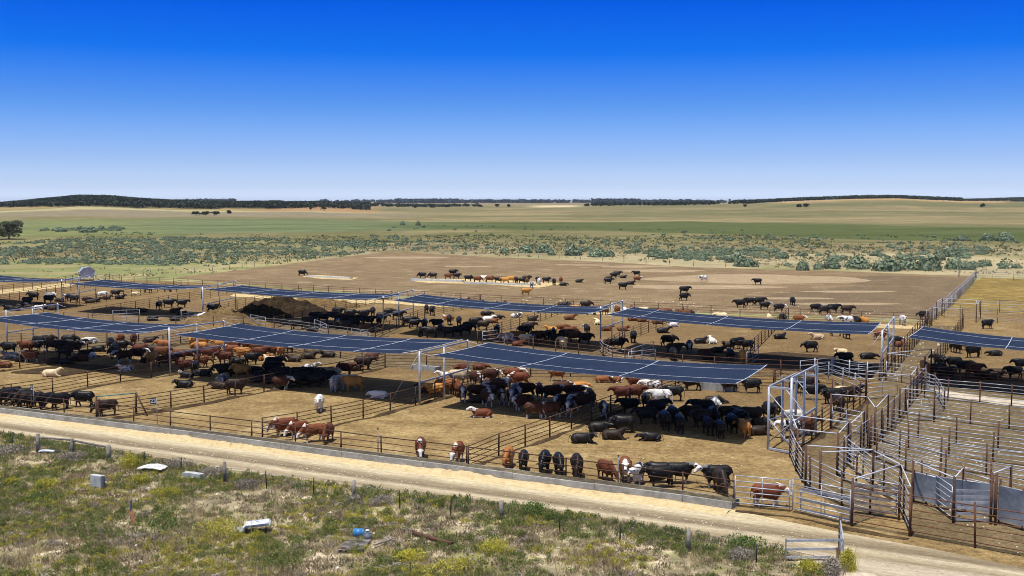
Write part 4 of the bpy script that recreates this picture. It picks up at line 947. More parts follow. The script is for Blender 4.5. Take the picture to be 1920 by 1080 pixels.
# px, py of the feet, pose, coat, heading (0 faces right, 90 away, 180 left, 270 toward the camera)
HERDS = [
('at the left end of the trough', "2 764 g K 235;14 759 g K 225;27 766 g K 230;40 757 s K 215;41 768 g D 232;56 770 g K 228;79 771 g K 225;104 772 g K 232;156 764 s K 188;194 783 g D 212"),
('in the sunny pen behind the number 23 plate', "92 707 l C 12;346 728 l K 185;350 710 l F 182;374 706 l K 350"),
('in the crowded left-edge pen', "16 664 s K 185;20 673 l G 200;48 661 s R 182;64 660 s K 0;72 652 s K 350;88 648 s D 0;97 660 s H 0;118 660 s K 0;128 650 s K 0;144 650 l K 0;170 644 l W 180;37 679 l K 20;56 680 s r 195;8 690 l R 180;100 683 l D 0;120 673 s D 0;137 665 s H 18;148 678 l R 0;158 668 l K 10;172 672 l B 300;182 660 l K 0;122 684 l K 10"),
('in the pen left of tall shade post', "203 656 s K 270;211 666 s K 282;226 660 s K 0;212 674 s D 250;222 648 s R 270;247 648 s R 275;278 643 l D 0;232 681 s H 185;256 677 s H 5;236 697 l B 200;288 670 s D 0;302 674 s R 350;283 687 s T 80;308 690 s R 0;322 686 s R 0;336 678 s R 0;306 658 s T 180;272 681 l K 90;262 668 s R 10"),
('in the red herd near tall shade post', "348 668 l K 0;358 653 s T 270;379 650 s T 0;368 672 s R 95;376 662 s T 180;347 698 s R 182;362 702 s K 275;379 706 l K 350;376 690 s R 0;390 676 s R 0;400 668 s R 180;414 658 s T 180;436 660 s R 0;434 670 s r 180;466 660 s R 0;482 664 s R 185;506 670 s r 0;524 672 s T 268;539 662 s R 0;456 674 s T 182;471 684 s K 352;421 683 s R 182;441 684 l K 0;494 677 l T 10;507 681 l C 170;512 696 s K 352;486 673 s R 0"),
('resting in the sun under the middle sail', "552 679 l D 182;576 674 l D 0;616 671 l D 180;696 673 l R 0;681 694 s D 0;664 696 l D 0"),
('in the black herd below the middle sail', "420 708 s K 190;416 715 l G 268;452 709 s T 188;468 701 l K 0;488 710 l K 0;412 730 l D 182;441 740 s D 2;482 718 l D 0;526 732 s H 2;546 706 l K 180;560 716 s K 0;576 710 l K 0;568 724 s K 5;592 714 s K 180;590 727 s K 0;606 716 s D 0;551 728 s K 180;566 706 l F 290;602 702 l K 0;616 704 l K 10;578 696 l G 0;509 706 s K 10;530 714 s K 180;440 702 l K 0;508 720 l K 0;614 722 s K 180"),
('in the pale group right of the black herd', "622 716 s C 182;646 705 s R 0;624 736 s W 272;653 730 s W 188;664 735 s T 186;712 748 l W 182"),
('standing alone in the middle front pen', "596 774 s W 272"),
('in the group of four at the trough', "531 822 g r 203;556 827 g r 214;584 833 g r 212;610 834 g R 262"),
('at the trough right of four reds', "786 866 g r 268;857 873 g r 262"),
('at the right half of the trough', "953 882 g T 268;982 889 g K 262;1022 894 g K 270;1049 896 g K 268;1084 902 g D 270;1138 908 g R 292;1174 906 s r 262;1199 913 s B 250;1240 916 s K 184;1236 906 s K 178;1273 908 s F 352;1346 916 s F 184;1356 932 g D 268"),
('alone behind the galvanised gate by the road', "1440 952 s r 352"),
('beside the shade post left of nearest sail', "816 746 s T 182;802 738 l D 180;834 740 s T 350;838 711 l W 190;853 708 l W 10;866 711 s R 235;898 694 l R 2"),
('under left half of nearest sail', "858 746 s R 100;867 756 s H 275;858 722 s C 5;891 726 s H 300;893 750 s H 2;913 764 s H 285;899 756 l D 190;926 736 s H 0;940 760 s H 270;959 762 s H 275;932 744 s H 185;951 736 s H 265;986 748 s H 188;981 772 s H 205;1012 752 s H 95;1003 786 s H 2;1034 786 s H 200;1067 784 s H 268;1036 754 s H 15;1054 745 s H 8;1082 764 s H 2;1076 753 s H 0;1108 764 s H 95;1133 786 s H 265;1058 772 s H 205;918 719 s H 2;961 718 s r 4;975 726 s r 188;906 784 l r 182;970 756 s H 280;920 752 s H 250;1096 772 s H 180"),
('in the sun behind the dark red herd', "1045 715 s r 4;1130 718 l r 2;1152 718 l r 182;1084 730 l T 0;1192 730 s r 188"),
('in the black herd under nearest sail', "1168 753 s R 182;1188 752 s R 350;1222 739 s B 182;1263 753 s K 184;1298 733 s K 182;1240 762 s B 178;1182 776 s K 182;1212 768 s K 262;1214 796 s K 190;1232 784 s K 20;1249 808 s K 265;1264 796 s K 275;1276 815 s K 270;1337 758 f D 350;1345 778 s G 92;1298 792 s D 182;1319 782 s K 180;1318 802 s D 188;1330 818 s K 98;1353 824 s K 270;1366 792 s D 2;1376 814 s K 275;1386 796 s K 0;1410 796 s D 2;1399 824 s T 92;1390 804 s K 280;1426 800 l K 5;1420 817 l D 0;1340 800 s K 265;1446 789 s K 285;1463 776 s K 250;1122 810 l K 350;1148 825 l D 350;1170 812 s K 182;1090 832 l K 2;1224 828 l K 182"),
('near the braced tower', "1496 785 l W 184;1410 738 s F 182;1368 736 s F 180;1508 738 s K 2;1522 750 s K 350;1562 758 s K 184;1580 738 l C 330;1602 738 l K 0;1576 774 s D 98;1590 756 s D 30;1482 822 s B 190;1512 818 s R 10"),
('in the black herd by the manure heap', "557 619 s K 185;576 613 s K 0;590 603 s K 0;606 605 s K 5;622 602 s K 0;632 594 s K 350;606 615 l K 0;636 607 s D 0;656 598 s K 0;650 609 s K 2;632 618 s K 282;646 620 s K 186;682 598 s K 10;672 607 s K 0;690 611 s K 0;698 594 s K 270;716 603 s K 0;702 616 l K 0;710 613 s K 90;679 619 l R 0;586 623 l K 180;728 587 l K 0;745 600 s K 0;766 613 s K 0;700 624 l D 0;664 614 s K 5"),
('in the rear black herd above nearest sail', "776 616 s K 0;795 618 s K 268;820 616 s K 182;842 610 s D 270;842 601 l r 182;860 612 s K 275;787 632 s K 265;808 634 s K 182;825 627 s D 270;841 632 s K 180;858 630 s K 0;873 628 s K 0;883 621 s K 182;890 613 s K 8;906 619 s D 0;799 588 s K 92;809 592 s K 90;910 592 l K 0;914 602 l W 0;931 599 l K 0;924 606 l R 0;966 596 l B 10;998 602 l D 10"),
('in the rear mixed brown herd', "922 641 s T 265;932 630 s K 90;952 645 s G 195;968 642 s T 0;985 646 s C 0;970 650 l R 0;983 631 s K 0;990 623 s D 0;1000 650 s D 268;1006 641 s R 0;1014 641 s D 182;1029 640 s D 282;1038 636 s D 95;1046 646 s D 10;1060 637 s D 0;1096 646 s D 2;1056 656 s C 100;1078 642 s R 180;1101 628 s F 92;1036 622 l T 180;1053 617 l R 0;1066 623 l R 0;1080 629 l R 182;1067 600 l R 2;1121 609 l C 92;1136 621 l R 0;1068 632 s R 0"),
('along the far fence', "863 574 g K 92;878 574 g K 90;889 577 g R 90;899 579 g K 20;932 581 g K 92;947 582 g K 90;987 585 g K 90;1009 587 g K 92;1042 588 g K 90;1056 584 s K 0;1068 587 g K 90;1078 589 g T 180;1098 580 s D 0;1108 591 g K 2;1124 591 g R 0;1138 592 g R 90;1158 590 g R 92;1172 593 s W 270;1186 591 g R 90;1206 593 g C 0;1224 595 s D 2;1243 597 s R 0;1272 598 s R 90;1285 600 g R 182;1299 600 s K 92;1353 605 s C 180;1444 607 s C 92;1469 606 s K 285;1498 608 s r 2;1556 610 s G 268;1588 612 s B 184;1610 612 s K 95;1624 613 s T 100;1695 611 s G 268"),
('loose beside the far fence', "1389 578 s K 188;1407 573 s K 190;1424 573 s K 2;1434 581 s F 0;1488 573 s K 270;1461 586 s F 5;1529 585 s F 0;1546 590 s K 2;1562 587 s K 0;1588 590 s D 0;1733 600 s K 182"),
('loose on the bare paddock', "1283 551 s K 2;1283 564 s K 10;1320 528 s B 182;1421 534 s K 184;1194 518 s K 188;1195 529 s r 2;1168 543 s K 0;1182 534 l K 0;1151 522 s K 0;1168 522 l K 0;1140 533 s K 0;1157 519 s K 0;986 554 s T 4;1085 530 l K 0;1141 524 l D 0"),
('along the paddock feed strip', "566 518 g K 350;792 522 g K 182;812 523 g K 182;849 517 s K 0;840 524 s R 0;856 523 s K 0;878 528 g K 2;895 530 g R 0;906 529 g W 0;918 530 g R 0;935 531 s K 0;948 532 s T 180;958 530 g T 0;968 532 s K 270;979 532 s K 0;987 529 s D 0;1008 532 s K 92;1024 531 s K 2;997 541 s G 268;1011 535 s B 280;1039 535 s K 270;1052 532 s R 90;1055 536 l K 0;988 534 s R 90"),
('in the rear pen with white cow', "1186 602 l R 0;1204 604 l R 0;1232 608 l R 0;1262 613 l B 10;1242 625 l K 0;1167 621 l R 0;1188 644 s K 92;1253 650 s D 0;1264 667 s D 0;1294 663 s F 265;1313 645 l K 2;1336 645 l W 92;1368 652 l D 182;1381 656 s K 30;1402 658 s K 182;1345 662 l K 0;1322 666 l R 0;1328 676 l K 0;1371 678 s K 92;1395 683 s T 262;1264 678 s K 270;1158 656 s K 0;1142 656 s D 20"),
('in the rear pen with wide shadow', "1462 636 l K 0;1521 661 s K 184;1536 637 l C 182;1418 618 l K 0;1569 631 s K 0;1590 636 s K 270;1651 638 s r 2;1678 642 l F 0;1688 651 l R 182;1580 665 l C 178;1587 685 s K 190;1626 674 l K 0;1614 708 s K 2"),
('in the pen at the right edge', "1796 663 s K 282;1826 671 s K 192;1870 668 l K 182;1812 657 s K 0;1850 651 s D 0;1766 690 s K 105;1790 692 s K 182;1810 702 s D 0;1826 708 s R 0;1842 708 l D 0;1904 711 s K 182;1918 696 s K 185;1756 706 s K 20;1776 714 s K 0;1866 712 l D 0;1739 706 s T 92;1852 617 s K 4"),
('in the herd below the silver bin', "63 563 s K 188;50 572 s K 0;93 563 s G 0;90 569 s K 0;70 574 l D 0;110 567 l K 0;124 565 s F 268;138 568 s K 0;82 580 l K 0;96 582 l D 0;112 577 l R 0;52 579 l D 0;70 581 l W 0;36 577 l F 10;16 581 l K 180;27 583 l K 0;160 564 l K 0;166 569 l D 0;177 567 l K 0;190 554 l B 0;198 562 l D 0;216 557 s K 0;223 561 l K 0;251 554 l C 0"),
('in the rear pens left of heap', "278 549 s K 0;314 548 s K 0;326 548 s D 0;296 581 s K 92;315 577 s K 2;340 577 s K 5;268 586 l K 182;326 587 l D 0;338 592 l D 0;284 602 l K 5;326 602 l K 0;370 597 l W 20;398 587 s K 0;418 587 l K 0"),
]
ALLC = []
for region, txt in HERDS:
    for it in txt.split(';'):
        a = it.split(); ALLC.append(dict(px=float(a[0]), py=float(a[1]), pose=a[2], coat=a[3], hd=float(a[4]), reg=region))
POSEW = {'s': 'standing', 'g': 'feeding head-down', 'l': 'lying down', 'f': 'lying stretched out'}
def facing(h):
    h %= 360
    return 'facing right' if h < 50 or h > 310 else 'facing away' if h < 130 else 'facing left' if h <= 230 else 'facing the camera'
ORD = ['', 'second', 'third', 'fourth', 'fifth', 'sixth', 'seventh', 'eighth', 'ninth', 'tenth', 'eleventh', 'twelfth', 'thirteenth', 'fourteenth', 'fifteenth']
grp = {}; LONG = []
for c in ALLC: grp.setdefault((c['coat'], c['pose'], '' if c['pose'] == 'g' else facing(c['hd']), c['reg']), []).append(c)
for k, v in grp.items():
    v.sort(key=lambda c: (c['px'], c['py'])); n = len(v); cw = CO[k[0]][1]; pw = POSEW[k[1]]
    if k[3].startswith(('standing', 'resting')): pw2 = '' if k[3].startswith('standing') else (pw if False else '')
    else: pw2 = pw
    for i, c in enumerate(v):
        if n == 1: w = ''
        elif i == 0: w = 'leftmost '
        elif i == n - 1: w = 'rightmost '
        else: w = ORD[i] + ' from left '
        if pw2 == 'feeding head-down': pw2 = 'head-down'
        f = k[2] if k[1] != 'g' else ''
        reg = k[3]
        def mk(f, reg): return ' '.join(f"{w}{cw} cow {pw2 if pw2 != 'lying stretched out' else 'lying flat'} {f} {reg}".split())
        lab = mk(f, reg)
        if len(lab.split()) > 16: lab = mk(f, reg.replace(' the ', ' '))
        if len(lab.split()) > 16: lab = mk(f.replace('facing the camera', 'facing camera'), reg.replace(' the ', ' ').replace('facing ', ''))
        if len(lab.split()) > 16: LONG.append(lab)
        c['label'] = lab
ALLC.sort(key=lambda c: -c['py'])
import re
print('CATTLE', len(ALLC), 'longest label', max(len(c['label'].split()) for c in ALLC))
LIM = 300
rr = random.Random(5)
farv = []
dgm = {}
for i, c in enumerate(ALLC):
    v = CM[c['pose']]; me = v[rr.randrange(len(v))] if c['pose'] != 's' else v[rr.choice([0, 0, 3] if 250 < c['hd'] < 290 else [0, 0, 1, 2, 3])]
    P = G(c['px'], c['py']); sc = rr.uniform(.84, .97) * (.90 if c['pose'] in 'lf' else 1.0)
    if c['reg'].startswith('alone behind'): sc = .90
    hd = math.radians(c['hd'] + rr.uniform(-7, 7)); jit = 0
    # feet listed are the nearest hooves: move the body centre back along the sight line
    if c['pose'] in 'sg': P = P + Vector((0, .15 + .45 * abs(math.sin(hd)), 0))
    else: P = P + Vector((0, .25, 0))
    if c['pose'] == 'g' and 'trough' in c['reg']: P = P + Vector((0, .35, 0))
    if i < LIM:
        o = bpy.data.objects.new('cow', me); COL.objects.link(o)
        if not me.materials: me.materials.append(CO['K'][0])
        o.material_slots[0].link = 'OBJECT'; o.material_slots[0].material = CO[c['coat']][0]
        o.location = P; o.rotation_euler = (0, 0, hd); o.scale = (sc, sc * rr.uniform(.95, 1.08), sc)
        setp(o, c['label'], 'cow', 'cattle in the feedlot pens')
        if P.y < 95 and rr.random() < .7:
            tg = MB(); tp = Vector(me['tagp']); tg.box(tp, (.05, .02, .08)); t = tg.obj('ear_tag', M[rr.choice(['tagy', 'tagw', 'tagb', 'tagw'])], o)
    else: farv.append((me, c, P, hd, sc))
if farv:
    slots = sorted({c['coat'] for _, c, *_ in farv}); V = []; Fm = []; mi = []; A = []; n0 = 0; low = {}
    for me, c, P, hd, sc in farv:
        if me.name not in low:
            ob = bpy.data.objects.new('tmp', me); COL.objects.link(ob); d = ob.modifiers.new('d', 'DECIMATE'); d.ratio = .22
            m = bpy.data.meshes.new_from_object(ob.evaluated_get(bpy.context.evaluated_depsgraph_get())); bpy.data.objects.remove(ob)
            co = np.empty(len(m.vertices) * 3, np.float32); m.vertices.foreach_get('co', co)
            m.calc_loop_triangles(); tr = np.empty(len(m.loop_triangles) * 3, np.int32); m.loop_triangles.foreach_get('vertices', tr)
            at = np.empty(len(m.vertices) * 4, np.float32); m.color_attributes['mask'].data.foreach_get('color', at)
            low[me.name] = (co.reshape(-1, 3), tr.reshape(-1, 3), at.reshape(-1, 4))
        co, tr, at = low[me.name]; R = np.array([[math.cos(hd), -math.sin(hd), 0], [math.sin(hd), math.cos(hd), 0], [0, 0, 1]])
        V.append(co @ R.T * sc + np.array(P)); Fm.append(tr + n0); A.append(at); mi.append(np.full(len(tr), slots.index(c['coat']))); n0 += len(co)
    me = mesh_np('distant_cattle', np.concatenate(V), np.concatenate(Fm), True)
    for s in slots: me.materials.append(CO[s][0])
    me.polygons.foreach_set('material_index', np.concatenate(mi).astype(np.int32))
    a = me.color_attributes.new('mask', 'FLOAT_COLOR', 'POINT'); a.data.foreach_set('color', np.concatenate(A).ravel())
    o = link('distant_cattle', me); setp(o, 'far cattle in the rear pens and on the bare paddock', kind='stuff')
    print('distant', len(farv))
# ---------------------------------------------------------------- vegetation
def leafmat(name, c1, c2, scale=2.0, trans=.2, rough=.7):
    t = NT(name); p = t.pos(); n = t.noise(p, scale, 4, .6)
    oi = t.n('ShaderNodeObjectInfo').outputs['Random']; at = t.attr('lv').outputs['Fac']
    c = t.mix(t.rng(t.math('ADD', t.math('MULTIPLY', n, .5), t.math('MULTIPLY', at, .5)), .3, .7), c1, c2)
    c = t.hsv(c, .5, 1.0, t.rng(oi, 0, 1, .82, 1.18))
    m = t.fin(c, rough, None, 0, 0, 0, .2)
    if trans:
        tr = t.n('ShaderNodeBsdfTranslucent'); t.put(tr.inputs[0], c); mx = t.n('ShaderNodeMixShader'); mx.inputs[0].default_value = trans
        t.l(t.b.outputs[0], mx.inputs[1]); t.l(tr.outputs[0], mx.inputs[2]); t.l(mx.outputs[0], t.out.inputs[0])
    return m
M['salt'] = leafmat('saltbush_leaves', (.095, .135, .080), (.265, .325, .215), .9, .12)
M['olive'] = leafmat('olive_scrub_leaves', (.11, .13, .065), (.19, .21, .11), .8, .35)
M['gum'] = leafmat('grey_gum_leaves', (.09, .10, .06), (.17, .18, .11), .3, .3)
M['weed'] = leafmat('green_weed_leaves', (.12, .15, .045), (.23, .255, .075), .6, .25)
M['dgreen'] = leafmat('dark_green_weed_leaves', (.08, .14, .03), (.16, .225, .055), .8, .25)
M['yel'] = leafmat('yellow_green_shrub_leaves', (.36, .35, .055), (.60, .53, .09), .9, .3)
M['dry'] = leafmat('dry_grass_blades', (.34, .27, .15), (.52, .43, .26), .8, .2)
M['brn'] = leafmat('dead_brown_litter', (.17, .13, .085), (.30, .24, .16), .8)
M['grey'] = leafmat('grey_dead_twigs', (.25, .215, .175), (.40, .35, .285), .9, .15)
M['bark'] = m_rand('bark', (.10, .08, .06), (.2, .17, .13), 3, .9, 0, .1, .1)

def leaves_np(cent, rad, n, size, r, flat=1.0, hull=.55, up=.0):
    """n leaf quads scattered in ellipsoid clumps"""
    th = r.uniform(0, 2 * np.pi, n); cz = r.uniform(-.35, 1, n); rr = r.uniform(hull, 1, n) ** .6
    s = np.sqrt(1 - np.clip(cz, -1, 1) ** 2)
    d = np.stack([np.cos(th) * s, np.sin(th) * s, cz], 1) * rr[:, None]
    p = np.asarray(cent) + d * np.asarray(rad)
    a = r.normal(size=(n, 3)); a[:, 2] += up; a /= np.linalg.norm(a, axis=1)[:, None]
    b = np.cross(a, r.normal(size=(n, 3))); b /= np.linalg.norm(b, axis=1)[:, None]
    sz = size * r.uniform(.6, 1.4, n)[:, None]
    return np.stack([p - a * sz - b * sz * .5, p + a * sz - b * sz * .5, p + a * sz + b * sz * .5, p - a * sz + b * sz * .5], 1)
def bush_quads(r, R=1.0, Hh=1.0, clumps=9, per=32, size=.10):
    Q = []
    for i in range(clumps):
        a = r.uniform(0, 2 * np.pi); d = r.uniform(0, .68) * R; z = r.uniform(.25, .75) * Hh * (1 - .35 * d / R)
        Q.append(leaves_np((math.cos(a) * d, math.sin(a) * d, z), np.array([.42 * R, .42 * R, .36 * Hh]) * r.uniform(.75, 1.2), per, size, r))
    Q = np.concatenate(Q); Q[:, :, 2] = np.maximum(Q[:, :, 2], .0); return Q
def core(r, R=1.0, Hh=1.0, nu=9, nv=4):
    P = np.zeros((nv + 1, nu, 3))
    for j in range(nv + 1):
        a = j / nv * math.pi / 2
        for i in range(nu):
            t = 2 * math.pi * i / nu; k = (.80 + .3 * r.random()) if j < nv else .9
            P[j, i] = (math.cos(a) * math.cos(t) * R * .78 * k, math.cos(a) * math.sin(t) * R * .78 * k, math.sin(a) * Hh * .80 * k)
    return np.array([[P[j, i], P[j, (i + 1) % nu], P[j + 1, (i + 1) % nu], P[j + 1, i]] for j in range(nv) for i in range(nu)])
def dome_bush(r, n, size, R=1.0, Hh=1.0, nu=9, nv=4):
    lobes = [(0, 0, 1.0, 1.0)] + [(math.cos(a) * .45, math.sin(a) * .45, r.uniform(.45, .65), r.uniform(.5, .85)) for a in r.uniform(0, 6.28, 3)]
    Q = []
    for x, y, rr_, hh in lobes:
        q = core(r, R * rr_ * .85, Hh * hh * .95, nu, nv); q[..., 0] += x * R; q[..., 1] += y * R; Q.append(q)
        m = int(n * rr_ ** 2 / 2.0)
        th = r.uniform(0, 6.28, m); el = np.arcsin(r.uniform(0, 1, m)); d = np.stack([np.cos(el) * np.cos(th), np.cos(el) * np.sin(th), np.sin(el)], 1)
        p = d * np.array([R * rr_ * .85, R * rr_ * .85, Hh * hh * .95]) * r.uniform(.72, 1.06, (m, 1)) + np.array([x * R, y * R, 0])
        a = r.normal(size=(m, 3)); b = np.cross(d + .5 * r.normal(size=(m, 3)), a); b /= np.linalg.norm(b, axis=1)[:, None]; a = np.cross(b, d); a /= np.linalg.norm(a, axis=1)[:, None]
        s = size * r.uniform(.6, 1.4, (m, 1)); Q.append(np.stack([p - a * s - b * s * .6, p + a * s - b * s * .6, p + a * s + b * s * .6, p - a * s + b * s * .6], 1))
    Q = np.concatenate(Q); Q[..., 2] = np.maximum(Q[..., 2], 0); return Q
def quads_mesh(name, Q, lv=None):
    n = len(Q); me = mesh_np(name, Q.reshape(-1, 3), np.arange(n * 4).reshape(n, 4))
    k = len(me.polygons)
    if k == n:
        a = me.attributes.new('lv', 'FLOAT', 'FACE'); a.data.foreach_set('value', (rng.random(n) if lv is None else lv).astype(np.float32))
    return me
r_ = np.random.default_rng(5)
BM = [quads_mesh('foliage', dome_bush(r_, 560, .085)) for i in range(6)]
BS = [dome_bush(r_, 110, .15, nu=7, nv=3) for i in range(6)]

# scatter saltbush by density, in world space
SB = []
def scat(poly, n, w, seed=1, hr=.62):
    r = np.random.default_rng(seed); P = [G(*q) for q in poly]; xs = [p.x for p in P]; ys = [p.y for p in P]
    k = 0; tries = 0
    while k < n and tries < n * 60:
        tries += 1
        x = r.uniform(min(xs), max(xs)); y = r.uniform(min(ys), max(ys)); ins = False
        j = len(P) - 1
        for i in range(len(P)):
            if (P[i].y > y) != (P[j].y > y) and x < (P[j].x - P[i].x) * (y - P[i].y) / (P[j].y - P[i].y) + P[i].x: ins = not ins
            j = i
        if not ins: continue
        if r.random() > sstep(.33, .62, float(fbm(x / 22 + 7, y / 22, 3))): continue
        s = w * r.uniform(.45, 1.15); SB.append((x, y, s / 2, s * (hr - .16) * r.uniform(.75, 1.25))); k += 1
scat([(-40, 496), (-40, 462), (120, 452), (330, 446), (520, 444), (690, 458), (700, 470), (600, 489), (420, 499), (200, 497)], 1700, 2.4, 2, .52)
scat([(560, 472), (700, 440), (900, 458), (960, 474), (850, 478), (735, 464)], 150, 2.9, 3, .5)
scat([(900, 476), (1000, 464), (1240, 470), (1500, 485), (1500, 500), (1200, 487)], 32, 3.4, 4)
scat([(960, 446), (1500, 446), (1800, 440), (1800, 470), (1400, 480), (1100, 470)], 150, 2.6, 5)
scat([(1215, 474), (1420, 466), (1600, 478), (1840, 470), (1850, 505), (1560, 502), (1380, 496), (1230, 486)], 130, 3.8, 6, .5)
scat([(50, 438), (160, 428), (240, 427), (200, 438), (100, 440)], 40, 5.5, 7, .5)
scat([(1760, 455), (1930, 452), (1930, 500), (1850, 500)], 20, 3.2, 8)
scat([(740, 420), (1100, 426), (1500, 436), (1500, 446), (1000, 442), (700, 440)], 60, 2.4, 9)
for px, py, w, h in [(985, 474, 7, .5), (1018, 474, 8, .5), (1030, 473, 4, .7), (1073, 479, 7, .72), (1091, 473, 4, .7), (1120, 482, 7, .5), (1140, 481, 5, .6), (1225, 482, 5, .6), (1240, 485, 5, .5), (1465, 485, 5, .7), (1535, 505, 4, .7), (1560, 504, 6, .6), (1610, 504, 8, .55),
                     (1660, 508, 8, .6), (1700, 506, 7, .6), (1742, 507, 8, .7), (1790, 505, 7, .65), (1812, 505, 6, .5), (1785, 482, 7, .7), (1760, 488, 5, .8), (1805, 450, 8, .5), (1850, 447, 9, .5), (1885, 448, 10, .6), (1505, 507, 4, .95), (1378, 492, 7, .6), (1400, 500, 7, .5), (1848, 499, 4, .6), (1882, 504, 3.5, .5), (1906, 503, 3.5, .5),
                     (755, 424, 5, .9), (784, 424, 5, .9), (795, 427, 4, .7), (165, 440, 12, .35), (150, 435, 9, .4), (115, 438, 8, .4)]:
    p = G(px, py); SB.append((p.x, p.y, w / 2 * .85, w * h * .72))
SB.sort(key=lambda q: -(q[2] * q[3]) / q[1] ** 2)
zs = hz(np.array([s[0] for s in SB]), np.array([s[1] for s in SB]))
NS = 240
def sb_label(i, x, y):
    px = 960 + 2100 * x / y; dpx = 378 + 32550 / y
    return px, dpx
info = []
for i in range(min(NS, len(SB))):
    px, py = sb_label(i, SB[i][0], SB[i][1]); info.append((px, py, i))
cells = {}
for px, py, i in info:
    zone = ('beyond the far left field edge' if py < 440 and px < 400 else 'on the dense saltbush flat at left' if px < 560 else 'on the slope left of the paddock corner' if px < 735 else 'behind the paddock back fence' if px < 1200 else 'in the thicket behind the right paddock fence' if px < 1850 else 'on the sandy ground beyond the golden yard')
    cells.setdefault(zone, []).append((px, py, i))
lab = {}
SZ = ['large', 'medium', 'small']
for z, L in cells.items():
    L.sort(key=lambda q: q[1]); rows = max(1, math.ceil(len(L) / 14)); per = math.ceil(len(L) / rows)
    names = ['single'] if rows == 1 else ['nearest', 'second nearest', 'third nearest', 'fourth nearest', 'fifth nearest', 'sixth nearest', 'seventh nearest', 'eighth nearest', 'ninth nearest', 'tenth nearest', 'eleventh nearest', 'twelfth nearest', 'thirteenth nearest', 'fourteenth nearest']
    L = L[::-1]
    for k in range(rows):
        sub = sorted(L[k * per:(k + 1) * per])
        for j, (px, py, i) in enumerate(sub):
            o_ = 'leftmost' if j == 0 else 'rightmost' if j == len(sub) - 1 else ORD[j] + ' from left'
            rw = '' if rows == 1 else f' in {names[min(k, 13)]} band'
            lab[i] = f'{o_} saltbush{rw} {z}'
for i in range(min(NS, len(SB))):
    x, y, R, h = SB[i]; o = bpy.data.objects.new('saltbush', BM[i % 6]); COL.objects.link(o)
    if not BM[i % 6].materials: BM[i % 6].materials.append(M['salt'])
    o.location = (x, y, float(zs[i]) - .05); o.rotation_euler = (0, 0, i * 2.4); o.scale = (R, R * (.8 + .4 * ((i * 37 % 10) / 10)), h)
    setp(o, lab[i], 'shrub', 'saltbush shrubs behind the feedlot')
Q = []
for i in range(NS, len(SB)):
    x, y, R, h = SB[i]; q = BS[i % 6].copy(); a = i * 1.7; c_, s_ = math.cos(a), math.sin(a)
    qx = q[..., 0] * c_ - q[..., 1] * s_; qy = q[..., 0] * s_ + q[..., 1] * c_
    Q.append(np.stack([qx * R + x, qy * R + y, q[..., 2] * h + zs[i] - .05], -1))
Q = np.concatenate(Q); o = link('saltbush_scrub', quads_mesh('saltbush_scrub', Q), None, M['salt']); setp(o, 'scattered smaller grey-green saltbush across the sandy flat', kind='stuff')

# low scrub speckle on the olive rise
def speck(name, n, x0, x1, y0, y1, w, h, mat, label, seed, dens=None, per=5, size=.3):
    r = np.random.default_rng(seed); x = r.uniform(x0, x1, n); y = r.uniform(y0, y1, n)
    keep = fbm(x / 25 + seed, y / 45, 3) > r.uniform(.35, .6, n)
    if dens is not None: keep &= dens(x, y)
    x = x[keep]; y = y[keep]; z = hz(x, y); m = len(x)
    c = np.repeat(np.stack([x, y, z], 1), per, 0) + r.normal(size=(m * per, 3)) * np.array([w, w, 0]); c[:, 2] += r.uniform(0, h, m * per)
    a = r.normal(size=(len(c), 3)); a /= np.linalg.norm(a, axis=1)[:, None]; b = np.cross(a, r.normal(size=a.shape)); b /= np.linalg.norm(b, axis=1)[:, None]
    s = size * r.uniform(.5, 1.5, len(c))[:, None]
    o = link(name, quads_mesh(name, np.stack([c - a * s - b * s * .5, c + a * s - b * s * .5, c + a * s + b * s * .5, c - a * s + b * s * .5], 1)), None, mat)
    setp(o, label, kind='stuff')
padk = lambda x, y: ~((y < 360) & (960 + 2100 * x / y > 300) & (378 + 32550 / y > np.interp(960 + 2100 * x / y, [300, 735, 1130, 1550, 1840, 2600], [524, 469, 489, 506, 514, 530])))
speck('low_scrub', 5200, -190, 190, 275, 520, .5, .5, M['olive'], 'low olive scrub dotted over the rise behind the paddock', 21, padk, 5, .28)
speck('grass_tussocks', 5200, -150, 150, 232, 420, .5, .3, M['dry'], 'pale grass tussocks around the saltbush', 22, padk, 5, .22)

# ---- trees and woods on the hills
def wood(name, pts, hgt, mat, label, seed, per=16, size=1.5):
    r = np.random.default_rng(seed); P = np.array(pts); m = len(P); z = hz(P[:, 0], P[:, 1])
    H_ = hgt * r.uniform(.65, 1.25, m); Rr = H_ * r.uniform(.45, .7, m)
    c = np.repeat(np.stack([P[:, 0], P[:, 1], z + H_ * .6], 1), per, 0)
    d = r.normal(size=(m * per, 3)); d /= np.linalg.norm(d, axis=1)[:, None]; d *= r.uniform(.5, 1, (m * per, 1))
    c = c + d * np.stack([np.repeat(Rr, per), np.repeat(Rr, per), np.repeat(H_ * .38, per)], 1)
    a = r.normal(size=c.shape); a[:, 2] *= .5; a /= np.linalg.norm(a, axis=1)[:, None]; b = np.cross(a, r.normal(size=a.shape)); b /= np.linalg.norm(b, axis=1)[:, None]
    s = size * r.uniform(.6, 1.4, len(c))[:, None]
    o = link(name, quads_mesh(name, np.stack([c - a * s - b * s * .6, c + a * s - b * s * .6, c + a * s + b * s * .6, c - a * s + b * s * .6], 1)), None, mat)
    setp(o, label, kind='stuff')
M['woodl'] = leafmat('mallee_wood_leaves', (.022, .034, .020), (.050, .066, .036), .01, .1)
M['woodf'] = leafmat('haze_tinted_mallee_leaves', (.03, .048, .062), (.045, .065, .078), .01, 0)  # distance haze painted into the leaf colour as a blue tint
